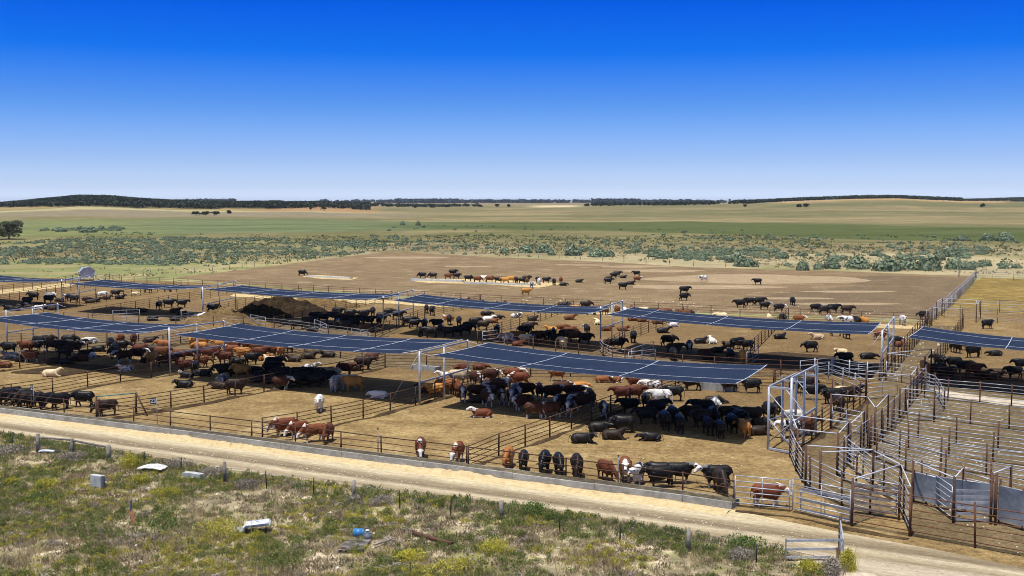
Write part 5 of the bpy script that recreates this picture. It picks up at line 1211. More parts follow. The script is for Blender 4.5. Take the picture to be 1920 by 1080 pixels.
def field_pts(n, p0, p1, y0, y1, seed, thr=0.0, sc=120, edge=None):
    r = np.random.default_rng(seed); px = r.uniform(p0, p1, n); y = r.uniform(y0, y1, n) if edge is None else r.uniform(0, 1, n) * (y1 - np.interp(px, *edge)) + np.interp(px, *edge)
    x = (px - 960) / 2100 * y
    if thr: k = fbm(x / sc + seed, y / sc, 3) > thr; x = x[k]; y = y[k]
    return np.stack([x, y], 1)
wood('mallee_wood', field_pts(9500, -60, 530, 2050, 2800, 31, 0, 120, (list(WX), list(WD + 20))), 7.5, M['woodl'], 'dark mallee woodland covering the low hill at left', 31)
wood('mallee_wood', field_pts(2600, 500, 692, 1500, 2600, 32, .48, 90), 7, M['woodl'], 'broken dark woodland right of the wooded hill', 32)
wood('mallee_wood', field_pts(420, 690, 905, 2180, 2420, 33, .50, 40), 6, M['woodl'], 'thin belt of dark trees across the middle distance', 33)
wood('mallee_wood', field_pts(700, 1110, 1420, 2100, 2250, 34, .49, 45), 6.5, M['woodl'], 'dark tree belt climbing toward the right hill', 34)
wood('mallee_wood', field_pts(2300, 1400, 1800, 2270, 2560, 35, .30, 60), 6.5, M['woodl'], 'dark trees along the crest of the right hill', 35)
wood('mallee_wood', field_pts(260, 1560, 1780, 2130, 2290, 36, .55, 30), 5.5, M['woodl'], 'small dark groves just below the right crest', 36)
wood('mallee_wood', field_pts(2600, 1790, 2100, 2750, 3900, 37), 8, M['woodl'], 'dark wooded hill at the far right edge', 37)
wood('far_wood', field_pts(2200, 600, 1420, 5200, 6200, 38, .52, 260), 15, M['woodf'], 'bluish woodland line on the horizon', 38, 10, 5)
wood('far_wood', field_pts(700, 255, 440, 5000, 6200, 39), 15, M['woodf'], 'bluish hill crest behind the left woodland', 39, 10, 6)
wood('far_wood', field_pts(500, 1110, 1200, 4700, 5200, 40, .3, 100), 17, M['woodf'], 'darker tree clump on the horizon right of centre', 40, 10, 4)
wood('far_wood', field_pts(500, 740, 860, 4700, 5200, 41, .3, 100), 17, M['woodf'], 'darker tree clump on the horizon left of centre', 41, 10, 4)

def tree(px, py, hgt, wid, label, mat='gum', n=700, name='tree', seed=1, clumps=9, size=None, D=None, lo=.42, hi=.80):
    p = G(px, py) if D is None else Vector(((px - 960) / 2100 * D, D, 0))
    z = float(hz(p.x, p.y)); r = np.random.default_rng(seed); o = empty(name, (p.x, p.y, z - .1), label=label, cat='tree')
    Q = []; T = MB(); T.tube((0, 0, 0), (0, 0, hgt * .35), hgt * .035, hgt * .025, 7)
    for i in range(clumps):
        a = r.uniform(0, 6.28); d = r.uniform(.1, .62) * wid / 2; zc = hgt * r.uniform(lo, hi) * (1 - .12 * d / (wid / 2))
        c = Vector((math.cos(a) * d, math.sin(a) * d, zc)); T.tube((0, 0, hgt * .3), c, hgt * .02, hgt * .008, 5)
        k_ = r.uniform(.55, 1.15); Q.append(leaves_np(c, (wid * .22 * k_, wid * .22 * k_, hgt * .18 * k_), n // clumps, size or hgt * .028, r))
    T.obj('trunk', M['bark'], o); link('crown', quads_mesh('crown', np.concatenate(Q)), o, M[mat])
tree(17, 449, 8.8, 13, 'big grey-green tree at the left edge of the photo', n=6500, seed=3, clumps=26, lo=.16, hi=.80, size=.22)
tree(-22, 450, 7.5, 13, 'bushy tree cut off by the left edge of the photo', n=3000, seed=4, clumps=16, lo=.15, size=.22)
for i, (px, py, h, w, l) in enumerate([(368, 406.5, 5, 12, 'left end tree of the grove on the green field'), (386, 407, 6, 15, 'largest tree of the grove on the green field'), (402, 406.5, 5.5, 13, 'right tree of the grove on the green field'), (430, 404, 4.5, 7, 'lone small tree right of the grove on the green field'),
        (582, 400, 8.5, 9, 'left tree of the pair below the broken woodland'), (608, 400.5, 10, 12, 'right tree of the pair below the broken woodland'), (549, 393.5, 10, 12, 'large tree at the front of the broken woodland')]):
    tree(px, py, h, w, l, 'woodl', 600, seed=10 + i, clumps=10, lo=.25, size=.45)
for i, (px, D, h, w, l) in enumerate([(1496, 1500, 5, 14, 'left half of the dark oval grove on the right hill'), (1510, 1500, 5, 14, 'right half of the dark oval grove on the right hill'), (1841, 1500, 6, 8, 'lone small tree on the right hillside'),
        (779, 1950, 7, 9, 'lone tree on the brown plain left of centre'), (811, 1980, 6, 8, 'second lone tree on the brown plain left of centre'), (838, 2050, 7, 11, 'broad tree on the brown plain near the thin tree belt'), (932, 2000, 7, 12, 'broad tree on the plain at the middle of the horizon'), (900, 2100, 6, 12, 'small tree cluster on the plain at the middle'), (954, 1980, 6, 10, 'rightmost lone tree on the middle plain'),
        (1100, 2050, 6, 14, 'isolated tree just left of the right tree belt'), (1396, 1700, 4, 6, 'tiny tree at the foot of the right hill'), (63, 2000, 7, 26, 'wide dark clump in front of the left wooded hill'), (717, 2300, 8, 12, 'lone dark tree right of the broken woodland')]):
    tree(px, 0, h, w, l, 'woodl', 420, seed=30 + i, clumps=9, D=D, size=.75, lo=.25)

# ---- foreground waste ground
fence_line = [G(*q) for q in ((-60, 838), (24, 842), (204, 864), (422, 905), (664, 934), (941, 973), (1291, 1034), (1418, 1056), (1560, 1082))]
road_lo = [G(*q) for q in ((-250, 781), (0, 811), (213, 846), (417, 881), (640, 910), (800, 928), (973, 948), (1120, 970), (1280, 997), (1420, 1023), (1570, 1053), (1597, 1083), (1620, 1110))]
rlx = np.array([q.x for q in road_lo]); rly = np.array([q.y for q in road_lo])
def vergedist(x, y): return np.interp(x, rlx, rly) - y      # metres in front of the road edge
def tuft_blades(n, R, h, w, r, spread=.6):
    a = r.uniform(0, 6.28, n); d = np.sqrt(r.uniform(0, 1, n)) * R
    bx = np.cos(a) * d; by = np.sin(a) * d; la = r.uniform(0, 6.28, n); hh = h * r.uniform(.5, 1.15, n) * (1 - .35 * d / R)
    tx = bx + np.cos(la) * hh * spread * r.uniform(.2, 1, n); ty = by + np.sin(la) * hh * spread * r.uniform(.2, 1, n)
    wa = r.uniform(0, 6.28, n); wx = np.cos(wa) * w; wy = np.sin(wa) * w
    z0 = np.zeros(n)
    return np.stack([np.stack([bx - wx, by - wy, z0], 1), np.stack([bx + wx, by + wy, z0], 1), np.stack([tx + wx * .4, ty + wy * .4, hh], 1), np.stack([tx - wx * .4, ty - wy * .4, hh * .97], 1)], 1)
def inst(name, protos, X, Yy, Sc, Hs, mat, label, r, smin=None):
    Q = []
    for i in range(len(X)):
        q = protos[i % len(protos)]; a = r.uniform(0, 6.28); c_, s_ = math.cos(a), math.sin(a)
        qx = q[..., 0] * c_ - q[..., 1] * s_; qy = q[..., 0] * s_ + q[..., 1] * c_
        Q.append(np.stack([qx * Sc[i] + X[i], qy * Sc[i] + Yy[i], q[..., 2] * Hs[i]], -1))
    o = link(name, quads_mesh(name, np.concatenate(Q), np.repeat(r.random(len(X)), len(protos[0])) * .7 + rng.random(len(X) * len(protos[0])) * .3), None, mat); setp(o, label, kind='stuff'); return o
def cover(name, n, mat, label, seed, prot, dens, s=(.6, 1.3), h=(.6, 1.3)):
    r = np.random.default_rng(seed); y = r.uniform(44, 84, n * 2); x = r.uniform(-.49, .49, n * 2) * y
    v = vergedist(x, y); k = (v > .12) & (r.random(n * 2) < dens(x, y, v)); k &= ~((960 + 2100 * x / y > 1555) & (v < 4)) & (960 + 2100 * x / y < 1640)
    sandm_ = (960 + 2100 * x / y > 1470) & (v < 2.5); k &= ~(sandm_ & (r.random(n * 2) < .8))
    x = x[k][:n]; y = y[k][:n]
    inst(name, prot, x, y, r.uniform(*s, len(x)), r.uniform(*h, len(x)), mat, label, r); print(name, len(x))
r = np.random.default_rng(9)
grassP = [tuft_blades(26, .22, .30, .012, r) for _ in range(6)]
finep = [tuft_blades(16, .25, .14, .02, r, 1.4) for _ in range(6)]
bushP = [np.concatenate([bush_quads(r, .45, .42, 5, 16, .035), tuft_blades(14, .4, .45, .01, r, .4)]) for _ in range(5)]
lushP = [np.concatenate([tuft_blades(34, .28, .40, .014, r, .5), bush_quads(r, .3, .45, 3, 10, .03)]) for _ in range(5)]
nz = lambda s, o: (lambda x, y: fbm(x / s + o, y / s + o * 2, 4))
P_ = lambda a, b, n: sstep(a, b, n)
cover('dry_grass', 9000, M['dry'], 'thin dry grass over the waste ground', 51, grassP, lambda x, y, v: .15 + .75 * P_(.42, .6, nz(3, 5)(x, y)), (.6, 1.4), (.5, 1.1))
cover('dead_litter', 9500, M['brn'], 'brown dead litter mat over the waste ground', 52, finep, lambda x, y, v: .25 + .75 * P_(.40, .55, nz(2.2, 12)(x, y)), (.7, 1.6), (.6, 1.6))
cover('green_weeds', 8500, M['weed'], 'low green weeds scattered over the waste ground', 53, bushP, lambda x, y, v: .08 + .8 * P_(.44, .60, nz(2.6, 20)(x, y)), (.35, .95), (.35, .95))
cover('verge_weeds', 2300, M['dgreen'], 'dense green weeds along the road verge', 54, lushP, lambda x, y, v: (1 - sstep(1.6, 4.0, v + 2.0 * (nz(3, 31)(x, y) - .5))) * (.15 + .85 * P_(.42, .56, nz(1.8, 3)(x, y))), (.6, 1.2), (.4, 1.2))
cover('verge_grass', 3400, M['weed'], 'mid green grass mixed into the road verge', 55, lushP, lambda x, y, v: (1 - sstep(1.6, 4.8, v)) * (.3 + .7 * P_(.38, .55, nz(2.3, 13)(x, y))), (.6, 1.1), (.35, 1.0))
cover('verge_straw', 1500, M['dry'], 'dry straw mixed into the road verge', 58, grassP, lambda x, y, v: (1 - sstep(1.6, 4.8, v)) * .7, (.7, 1.3), (.7, 1.4))
cover('yellow_weeds', 4200, M['yel'], 'yellow-green flowering weeds in patches', 56, bushP, lambda x, y, v: .03 + P_(.49, .60, nz(3.2, 44)(x, y)), (.35, .85), (.35, .8))
cover('grey_twigs', 900, M['grey'], 'grey dead twiggy weeds', 57, bushP, lambda x, y, v: P_(.55, .66, nz(2.5, 61)(x, y)), (.5, 1.1), (.4, .8))

def shrub(px, py, w, h, mat, label, seed, name='shrub', n=1):
    p = G(px, py); r = np.random.default_rng(seed)
    q = np.concatenate([bush_quads(r, w / 2, h, 16, 70, .03), tuft_blades(160, w / 2.2, h * 1.05, .010, r, .45)])
    o = link(name, quads_mesh('foliage', q), None, M[mat]); o.location = (p.x, p.y, -.03); setp(o, label, 'shrub')
for i, a in enumerate([
    (243, 878, 1.5, .95, 'yel', 'round yellow-green shrub left of the crumpled white sheet'), (262, 905, 1.5, .5, 'yel', 'low yellow-green shrub in front of the crumpled white sheet'),
    (315, 928, 1.9, .55, 'yel', 'long yellow-green shrub below the white boxes'), (88, 913, 1.6, .5, 'yel', 'small yellow shrub left of the concrete block'), (22, 908, .9, .45, 'yel', 'small yellow-green shrub at the left edge of the photo'),
    (83, 940, 4.0, .45, 'dgreen', 'wide mat of dark green creeper left of the rusty steel strip'), (312, 988, 3.8, .45, 'dgreen', 'wide mat of dark green creeper right of the rusty steel strip'),
    (415, 1000, 3.2, .75, 'yel', 'large bright yellow shrub left of the metal sheet stack'), (520, 1060, 2.4, .5, 'weed', 'green clump below the metal sheet stack'),
    (850, 1075, 3.4, .7, 'yel', 'large yellow-green shrub at the bottom middle'), (930, 1036, 2.0, .6, 'yel', 'yellow-green shrub right of the dark pipe'), (770, 1050, 1.8, .5, 'yel', 'yellow-green shrub below the dark pipe'),
    (1515, 1074, 1.7, .6, 'yel', 'yellow-green shrub below the grey gate'), (1590, 1070, .85, 1.05, 'yel', 'bright yellow bush tight against the gate post'), (1560, 1078, 1.3, .8, 'grey', 'dead grey bush at the foot of the gate post'),
    (135, 862, 1.9, .6, 'grey', 'dead grey-brown bush between the timber posts'), (20, 850, 2.6, .6, 'grey', 'dead grey bush at the left end of the timber rail'), (325, 878, 2.6, .6, 'grey', 'long dead grey bush behind the white boxes'), (395, 893, 2.4, .55, 'grey', 'dead grey bush right of the white boxes'),
    (465, 915, 1.8, .6, 'grey', 'round dead grey bush beside the road verge'), (666, 942, 1.0, .45, 'grey', 'small dead grey bush at the thick wooden post'), (715, 945, 1.6, .5, 'grey', 'dead grey bush right of the thick wooden post'), (1390, 1050, 1.5, .6, 'grey', 'dead brown bush left of the grey gate'),
    (1390, 1030, 2.4, .7, 'dgreen', 'dark green bush by the road left of the grey gate'), (1000, 968, 2.6, .75, 'dgreen', 'tall dark green clump on the verge right of the wooden post')]):
    shrub(*a, seed=70 + i)

# ---------------------------------------------------------------- roadside fences
def wirefence():
    thick = [(422, 905, 40, .10), (664, 934, 34, .09), (941, 973, 33, .11), (1291, 1034, 43, .10)]
    thin = [(24, 845, 33), (270, 873, 26), (340, 884, 27), (500, 916, 33), (588, 927, 32), (750, 955, 37), (845, 967, 35), (1050, 1000, 37), (1162, 1017, 36), (1418, 1055, 36)]
    allp = sorted([(a[0], a[1], a[2], a[3], 1) for a in thick] + [(a[0], a[1], a[2], .035, 0) for a in thin])
    base = G(24, 845); o = empty('wire_fence', base, label='wire fence of thin steel and thick timber posts along the grassy road verge', cat='fence')
    for px, py, hpx, r, th in allp:
        p = G(px, py); h = hpx / (py - 378) * H; b = MB(); b.tube((0, 0, -.1), (0, 0, h), r, r * .94, n=9 if th else 5)
        c = b.obj('wooden_post' if th else 'steel_post', M['wood'] if th else M['black'], o); c.location = p - base; c.rotation_euler = (random.gauss(0, .03), random.gauss(0, .03), 0)
    pp = [G(a[0], a[1]) - base for a in allp]
    for z in (.35, .6, .85):
        b = MB(); b.line([p + Vector((0, 0, z)) for p in pp], .005, 3); b.obj('wire', M['wire'], o)
wirefence()
def timber():
    P3 = [G(72, 849), G(136, 852), G(204, 865)]; o = empty('timber_rail_fence', P3[0], label='weathered timber rail on three square posts beside the road at left', cat='fence')
    for q, h in zip(P3, (1.18, .98, 1.0)):
        b = MB(); b.tube(q - P3[0] + Vector((0, 0, -.1)), q - P3[0] + Vector((0, 0, h)), .13, .12, n=10); b.obj('wooden_post', M['wood'], o)
    b = MB(); b.tube(Vector((0, 0, .98)), P3[1] - P3[0] + Vector((0, 0, .90)), .065, n=8); b.obj('rail', M['wood'], o)
    b = MB(); b.tube(P3[1] - P3[0] + Vector((0, 0, .88)), P3[2] - P3[0] + Vector((0, 0, .86)), .065, n=8); b.obj('rail', M['wood'], o)
timber()
def wiregate():
    A = G(1473, 1052); B = G(1577, 1060); B = A + (B - A); o = empty('road_gate', A, label='wide three-rail galvanised gate hanging open at the bottom right verge', cat='gate')
    D = Vector((2.35, .02, 0)); up = lambda z: Vector((0, 0, z))
    for z in (.16, .52, .90): b = MB(); b.beam(up(z), D * (.82 if z < .2 else 1) + up(z + .02), .05, .10); b.obj('rail', M['galv'], o)
    for q in (Vector(), D): b = MB(); b.beam(q + up(.05), q + up(1.0), .06, .05); b.obj('upright', M['galv'], o)
    o2 = empty('gate_post', A + D + Vector((-.12, -.12, 0)), label='short rusty steel post holding the open road gate', cat='post'); b = MB(); b.tube((0, 0, -.9), (0, 0, .62), .08, n=8); b.obj('post', M['rust'], o2)
    o3 = empty('road_gate', A + D + Vector((.05, -.3, 0)), label='narrow galvanised gate panel seen end-on beside the yellow bush', cat='gate'); E = Vector((.32, 1.6, .45))
    for z in (.1, .4, .7, .95): b = MB(); b.beam(up(z), E + up(z), .05, .09); b.obj('rail', M['galv'], o3)
    b = MB(); b.tube(E + up(-.3), E + up(1.15), .07, n=8); b.obj('upright', M['rust'], o3)
    b = MB(); b.beam(up(-.2), up(1.05), .06, .05); b.obj('upright', M['galv'], o3)
wiregate()

# paddock wire fence and far posts
def pfence(name, label, px, h, step, r=.07, wires=(.5, 1.0)):
    pts = resample([G(*q) for q in px], step); o = empty(name, pts[0], label=label, cat='fence'); me = post_mesh(h, r, 'wood', 6)
    for q in pts:
        c = link('post', me, o); c.location = q - pts[0]; c.scale = (1, 1, random.uniform(.85, 1.1))
    for z in wires: b = MB(); b.line([q - pts[0] + Vector((0, 0, z)) for q in pts], .008, 3); b.obj('wire', M['wire'], o)
pfence('wire_fence', 'post and wire fence along the left back side of the bare paddock', [(430, 505), (520, 495), (640, 480), (735, 469)], 1.4, 6)
pfence('wire_fence', 'post and wire fence along the long back side of the bare paddock', [(735, 469), (900, 479), (1130, 489), (1300, 499), (1550, 505), (1800, 512)], 1.4, 7)
pfence('wire_fence', 'post and wire fence on the pale grass right of the silver bin', [(205, 520), (330, 515), (430, 506)], 1.3, 6)
fence('rail_fence', 'short dark rail with posts beyond the paddock corner', [(1798, 519), (1829, 520)], 1.5, 1, 'rust', 'wood', 6, .1, .04, posth=1.6)

# ---------------------------------------------------------------- bin, heaps, troughs, debris
def bin_():
    o = empty('feed_bin', G(163, 526), label='tilted grey hexagonal feed bin on a low stand at the far left', cat='bin')
    A = MB(); prof = [(-1.35, .15), (-1.75, 1.15), (-.9, 2.05), (.35, 2.15), (1.3, 1.35), (.95, .2)]
    vs = [(x, -1.1, z + .55) for x, z in prof] + [(x + .35, 1.2, z + .55) for x, z in prof]; n = 6
    A.add(vs, [tuple(range(n)), tuple(reversed(range(n, 2 * n)))] + [((i + 1) % n, i, n + i, n + (i + 1) % n) for i in range(n)])
    b = A.obj('body', M['galv'], o); b.rotation_euler = (0, 0, math.radians(38))
    m = MB()
    for i, (x, z) in enumerate(prof): 
        x2, z2 = prof[(i + 1) % n]; m.tube((x, -1.12, z + .55), (x2, -1.12, z2 + .55), .05, n=5)
    f = m.obj('rim', M['galv'], b)
    s = MB()
    for x, y in ((-1, -1), (1, -1), (1, 1), (-1, 1)): s.tube((x, y, 0), (x * .8, y * .8, .9), .06)
    for z in (.25, .6): s.line([(-1, -1, z), (1, -1, z), (1, 1, z), (-1, 1, z), (-1, -1, z)], .04)
    s.obj('stand', M['galv'], o)
bin_()
def heap(px, py, w, d, h, mat, label, seed, rz=0.0):
    p = G(px, py); N = 110; r = np.linspace(-1, 1, N); X, Yq = np.meshgrid(r, r, indexing='ij')
    R = np.sqrt(X ** 2 + Yq ** 2) + .18 * (fbm(X * 2 + seed, Yq * 2, 3) - .5)
    Z = np.clip(1 - R, 0, 1) ** .8 * (.60 + .9 * fbm(X * 3.5 + seed, Yq * 3.5 + 4, 3)) + .42 * (fbm(X * 11 + seed, Yq * 11, 4) - .5) * (R < .98)
    V = np.stack([X * w / 2, Yq * d / 2, Z * h - .06], -1).reshape(-1, 3)
    i = np.arange((N - 1) * N).reshape(N - 1, N)[:, :-1].ravel(); keep = (R.ravel()[i] < 1.12)
    i = i[keep]
    o = link('manure_heap', mesh_np('manure_heap', V, np.stack([i, i + N, i + N + 1, i + 1], 1), False), None, mat); o.location = (p.x, p.y, 0); o.rotation_euler = (0, 0, rz)
    setp(o, label, 'manure heap')
M['heapd'] = pen_mat('dark_manure', (.050, .032, .016), (.026, .017, .010), (.085, .058, .03), .5)
M['heapb'] = pen_mat('brown_manure', (.24, .155, .065), (.12, .078, .034), (.34, .235, .11), .4)
heap(527, 588, 13, 13, 2.4, M['heapd'], 'large dark manure heap between the rear pens', 3, .4)
heap(425, 603, 12, 9, 1.6, M['heapb'], 'light brown manure heap left of the dark one', 8)
heap(470, 612, 9, 6, .9, M['heapb'], 'low light brown manure heap in front of the dark one', 11)
heap(585, 575, 14, 12, 1.5, M['heapb'], 'light brown manure heap behind the dark one', 15)
heap(690, 560, 8, 4, .5, M['heapd'], 'small dark heap behind the rear fence', 18)
heap(1495, 716, 14, 3, .45, M['heapb'], 'low ridge of manure along the working alley', 21, -.3)
heap(1560, 700, 12, 2.4, .3, M['lane'], 'low dark ridge at the right end of the working alley', 24, -.2)

def ptrough(a, b, label, mat='conc', w=.9, h=.35):
    A = G(*a); B = G(*b); D = B - A; o = empty('paddock_trough', A, label=label, cat='trough'); d = D.normalized(); nr = Vector((-d.y, d.x, 0))
    prof = [(0, 0), (.03, h), (.1, h), (.16, h * .4), (w - .16, h * .4), (w - .1, h), (w - .03, h), (w, 0)]; n = len(prof)
    vs = [q + nr * x + Vector((0, 0, z)) for q in (Vector(), D) for x, z in prof]; m = MB()
    m.add(vs, [(i, i + 1, n + i + 1, n + i) for i in range(n - 1)] + [tuple(range(n)), tuple(reversed(range(n, 2 * n)))]); m.obj('body', M[mat], o)
    for t in (0.0, .5, 1.0): 
        q = MB(); q.box(D * t + nr * w / 2 + Vector((0, 0, h * .5)), (.2, w + .1, h + .04), math.atan2(d.y, d.x)); q.obj('end_wall', M[mat], o)
ptrough((770, 526.5), (865, 529.5), 'long grey feed trough on the bare paddock', 'poly', 1.2, .4)
ptrough((870, 532), (1000, 536), 'second feed trough behind the paddock cattle', 'poly', 1.0, .3)
ptrough((575, 519.5), (655, 523), 'short pale trough at the left of the bare paddock', 'poly', 1.0, .3)
ptrough((1316, 731), (1372, 735), 'concrete water trough in the alley fence under the nearest sail corner', 'conc', 1.0, .6)
ptrough((772, 693), (815, 697), 'concrete water trough behind the left shade posts', 'conc', .9, .4)
ptrough((1462, 716), (1500, 719), 'low concrete trough near the alley end', 'conc', .8, .4)

def slab(px, py, dims, rz, rx, label, mat, name, cat='debris', bend=0.0, z=0.0, seed=0, wob=.0):
    p = G(px, py); r = np.random.default_rng(seed); N = 12; L, Wd, T = dims; m = MB(); vs = []
    for k in (0, 1):
        for i in range(N + 1):
            for j in range(5):
                x = (i / N - .5) * L; y = (j / 4 - .5) * Wd; zz = bend * math.sin(math.pi * i / N) + wob * float(fbm(x * 2.5 + seed, y * 3, 2)) + T * k
                vs.append((x, y, zz))
    w = (N + 1) * 5; fs = [(i * 5 + j, i * 5 + 5 + j, i * 5 + 6 + j, i * 5 + 1 + j) for i in range(N) for j in range(4)]
    per = [j for j in range(5)] + [i * 5 + 4 for i in range(1, N + 1)] + [N * 5 + j for j in (3, 2, 1, 0)] + [i * 5 for i in range(N - 1, 0, -1)]
    m.add(vs, [tuple(reversed(f)) for f in fs] + [tuple(x + w for x in f) for f in fs] + [(per[i], per[(i + 1) % len(per)], per[(i + 1) % len(per)] + w, per[i] + w) for i in range(len(per))])
    o = m.obj(name, M[mat]); o.location = (p.x, p.y, z); o.rotation_euler = (rx, 0, rz); setp(o, label, cat); return o
slab(286, 884, (1.6, .75, .02), -.25, .12, 'crumpled white metal sheet lying in the weeds near the road', 'poly', 'metal_sheet', 'sheet', .10, .10, 1, .22)
slab(88, 850, (.95, .35, .05), 0, .1, 'thin white sheet lying at the foot of the timber rail', 'white', 'metal_sheet', 'sheet', .03, .12, 2)
def boxes():
    o = slab(362, 899, (1.25, .38, .22), -.42, 0, 'long white foam box with a split side right of the crumpled sheet', 'poly', 'foam_box', 'box', .0, .12, 3, .08)
    b = MB(); b.box((-.1, -.22, -.02), (1.0, .08, .16)); c = b.obj('split_side', M['poly'], o); c.rotation_euler = (0, 0, .12)
boxes()
def block():
    p = G(182, 915); o = empty('concrete_block', p, -.45, label='upright grey concrete block standing in the weeds at left', cat='block')
    b = MB(); b.box((0, 0, .36), (.78, .22, .72)); me = b.obj('body', M['poly'], o); mo = me.modifiers.new('b', 'BEVEL'); mo.width = .02
    b = MB(); b.box((0, .16, .66), (.78, .14, .06)); b.obj('lip', M['poly'], o)
    b = MB(); b.box((.36, .16, .34), (.05, .12, .60)); b.obj('side_wall', M['conc'], o)
block()
def strip():
    a = G(252, 985) ; o = empty('steel_strip', a, label='leaning rusty steel strip with a dark grey plate at its top', cat='scrap')
    top = Vector((-.42, .75, .55)); b = MB(); b.beam((0, 0, .03), top, .20, .05); b.obj('strip', M['rustred'], o)
    b = MB(); b.beam(top + Vector((0, 0, .0)), top + Vector((-.04, .12, .42)), .26, .05); b.obj('plate', M['greyp'], o)
strip()
def stack():
    o = empty('sheet_stack', G(482, 998), .12, label='stack of ribbed galvanised sheets propped on blocks in the weeds', cat='sheets')
    for k in range(3):
        b = MB(); n = 22; vs = []
        for i in range(n + 1):
            y = -.36 + .72 * i / n; z = .30 + .05 * k + (.035 if i % 4 < 2 else 0); vs += [(-.62 + .05 * k, y, z + .05 * y), (.62 - .03 * k, y, z + .1 + .05 * y)]
        b.add(vs, [(2 * i, 2 * i + 1, 2 * i + 3, 2 * i + 2) for i in range(n)]); b.obj('sheet', M['white'], o)
    for x in (-.45, -.15, .15, .45):
        b = MB(); b.box((x, -.3, .13), (.10, .12, .26)); b.obj('block', M['black'], o)
    b = MB(); b.beam((-.1, .25, .52), (.2, -.1, .5), .05, .03); b.obj('batten', M['white'], o)
stack()
slab(455, 1000, (.45, .4, .03), .6, .35, 'bent grey metal flap leaning beside the sheet stack', 'galv', 'metal_flap', 'scrap', .02, .18, 5)
def pallet():
    o = empty('pallet', G(663, 1029), .10, label='weathered slatted pallet lying in the grass with drums behind it', cat='pallet')
    for i in range(8):
        b = MB(); y = -.55 + i * .19; b.box((y * .25, y, .16), (1.15, .10, .03)); b.obj('slat', M['wood'], o)
    for x in (-.5, 0, .5):
        b = MB(); b.beam((x - .14, -.6, .09), (x + .2, .85, .09), .08, .10); b.obj('bearer', M['wood'], o)
    for x in (-.28, .16):
        b = MB(); b.box((x - .14, -.48, .19), (.22, .16, .03)); b.obj('red_board', M['rustred'], o)
    for (px, py, mt, r1, h, l) in ((673, 1008, 'blue', .21, .26, 'bright blue plastic drum lying behind the pallet'), (689, 1012, 'greyp', .19, .38, 'dark grey plastic drum upright right of the pallet')):
        q = G(px, py); d = empty('drum', q, label=l, cat='drum'); b = MB()
        if mt == 'blue': 
            for x0, x1, ra, rb in ((-.26, -.22, .17, .21), (-.22, .18, .21, .21), (.18, .26, .21, .13)): b.tube((x0, 0, .22), (x1, 0, .22), ra, rb, n=18)
        else:
            for z0, z1, ra, rb in ((0, .3, .19, .18), (.3, .36, .18, .12), (.36, .42, .07, .07)): b.tube((0, 0, z0), (0, 0, z1), ra, rb, n=18)
        bd = b.obj('body', M[mt], d)
        b = MB()
        if mt == 'blue': b.tube((.25, 0, .22), (.30, 0, .22), .05, n=10)
        else: b.tube((.0, 0, .42), (.0, 0, .46), .09, n=10)
        b.obj('lid', M['tagw'] if mt != 'blue' else M['blue'], bd)
pallet()
def pipe_():
    a = G(775, 1004); o = empty('steel_pipe', a, label='rusty dark pipe half hidden in the weeds right of the pallet', cat='pipe'); b = MB(); e = G(848, 1024) - a
    b.tube((0, 0, .12), e + Vector((0, 0, .10)), .10, n=12); b.obj('body', M['rust'], o)
    b = MB(); b.tube((-.03, 0, .12), (.06, -.02, .12), .125, n=12); b.obj('collar', M['rust'], o)
pipe_()
slab(718, 1022, (1.1, .10, .05), .9, 0, 'thin weathered plank lying in the weeds right of the pallet', 'wood', 'plank', 'plank', 0, .12, 6)
# ---- air
def haze():
    x0, x1, y0, y1, z0, z1 = -9000, 9000, -200, 17000, -3, 60
    b = MB(); b.add([(x, y, z) for z in (z0, z1) for x, y in ((x0, y0), (x1, y0), (x1, y1), (x0, y1))], [(0, 3, 2, 1), (4, 5, 6, 7), (0, 1, 5, 4), (1, 2, 6, 5), (2, 3, 7, 6), (3, 0, 4, 7)])
    m = bpy.data.materials.new('pale_haze'); m.use_nodes = True; t = m.node_tree; t.nodes.clear(); o = t.nodes.new('ShaderNodeOutputMaterial'); v = t.nodes.new('ShaderNodeVolumePrincipled')
    v.inputs['Color'].default_value = (.80, .88, 1, 1); v.inputs['Density'].default_value = .000035; v.inputs['Anisotropy'].default_value = .2; t.links.new(v.outputs[0], o.inputs['Volume'])
    o = b.obj('haze', m); setp(o, 'thin pale haze that fades the farthest hills', kind='stuff')
haze()
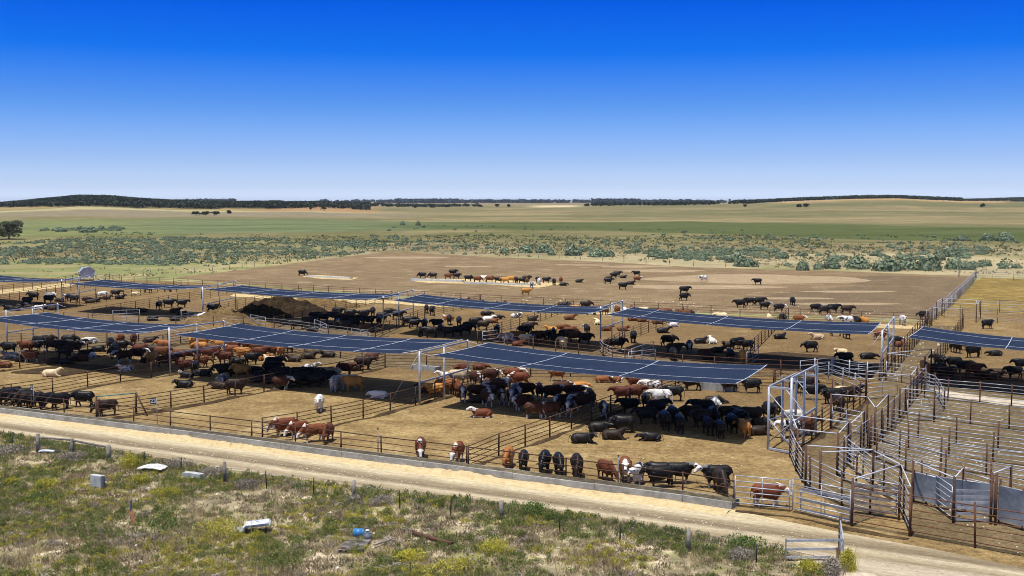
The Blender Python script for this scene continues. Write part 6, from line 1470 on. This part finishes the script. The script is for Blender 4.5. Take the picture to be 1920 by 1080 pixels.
# litter and pale stones
r = np.random.default_rng(77); Qv = []; 
def stones(n, poly, smin, smax, mat, label, seed):
    r = np.random.default_rng(seed); P = [G(*q) for q in poly]; xs = [p.x for p in P]; ys = [p.y for p in P]; V = []; Fq = []; k = 0; t = 0
    while k < n and t < n * 50:
        t += 1; x = r.uniform(min(xs), max(xs)); y = r.uniform(min(ys), max(ys)); ins = False; j = len(P) - 1
        for i in range(len(P)):
            if (P[i].y > y) != (P[j].y > y) and x < (P[j].x - P[i].x) * (y - P[i].y) / (P[j].y - P[i].y) + P[i].x: ins = not ins
            j = i
        if not ins: continue
        s = r.uniform(smin, smax) * (r.random() ** 1.5 + .4); a = r.uniform(0, 6.28); b0 = len(V)
        for q in ((1, 0, 0), (-.2, .9, 0), (-.9, -.1, 0), (.1, -.8, 0), (.1, .1, .7)):
            V.append((x + s * (q[0] * math.cos(a) - q[1] * math.sin(a)), y + s * (q[0] * math.sin(a) + q[1] * math.cos(a)), .03 + s * q[2]))
        Fq += [(b0, b0 + 1, b0 + 4), (b0 + 1, b0 + 2, b0 + 4), (b0 + 2, b0 + 3, b0 + 4), (b0 + 3, b0, b0 + 4)]; k += 1
    o = link('loose_stones', mesh_np('loose_stones', V, Fq), None, M[mat]); setp(o, label, kind='stuff')
M['stone'] = m_rand('limestone', (.50, .44, .34), (.68, .62, .50), 3, .9, 0, .1, 0)
stones(330, [(1700, 740), (1600, 860), (1720, 960), (1960, 1060), (2000, 780)], .03, .08, 'stone', 'pale limestone stones on the yard dirt', 1)
stones(420, [(640, 556), (1330, 590), (1740, 602), (1640, 580), (900, 550), (660, 545)], .05, .14, 'stone', 'pale stones scattered on the paddock edge', 2)
stones(160, [(1640, 710), (1740, 612), (1800, 616), (1740, 700)], .05, .14, 'stone', 'pale stones on the rear lane', 3)
stones(300, [(200, 730), (500, 720), (800, 780), (1400, 900), (1400, 830), (900, 760), (500, 690)], .02, .07, 'stone', 'small pale stones in the front pens', 4)
stones(400, [(0, 800), (700, 890), (1400, 1000), (1900, 1080), (1500, 1000), (700, 900)], .02, .06, 'stone', 'small pale stones on the road', 5)
stones(180, [(0, 860), (900, 990), (1500, 1080), (0, 1080)], .03, .12, 'stone', 'pale stones on the waste ground', 6)
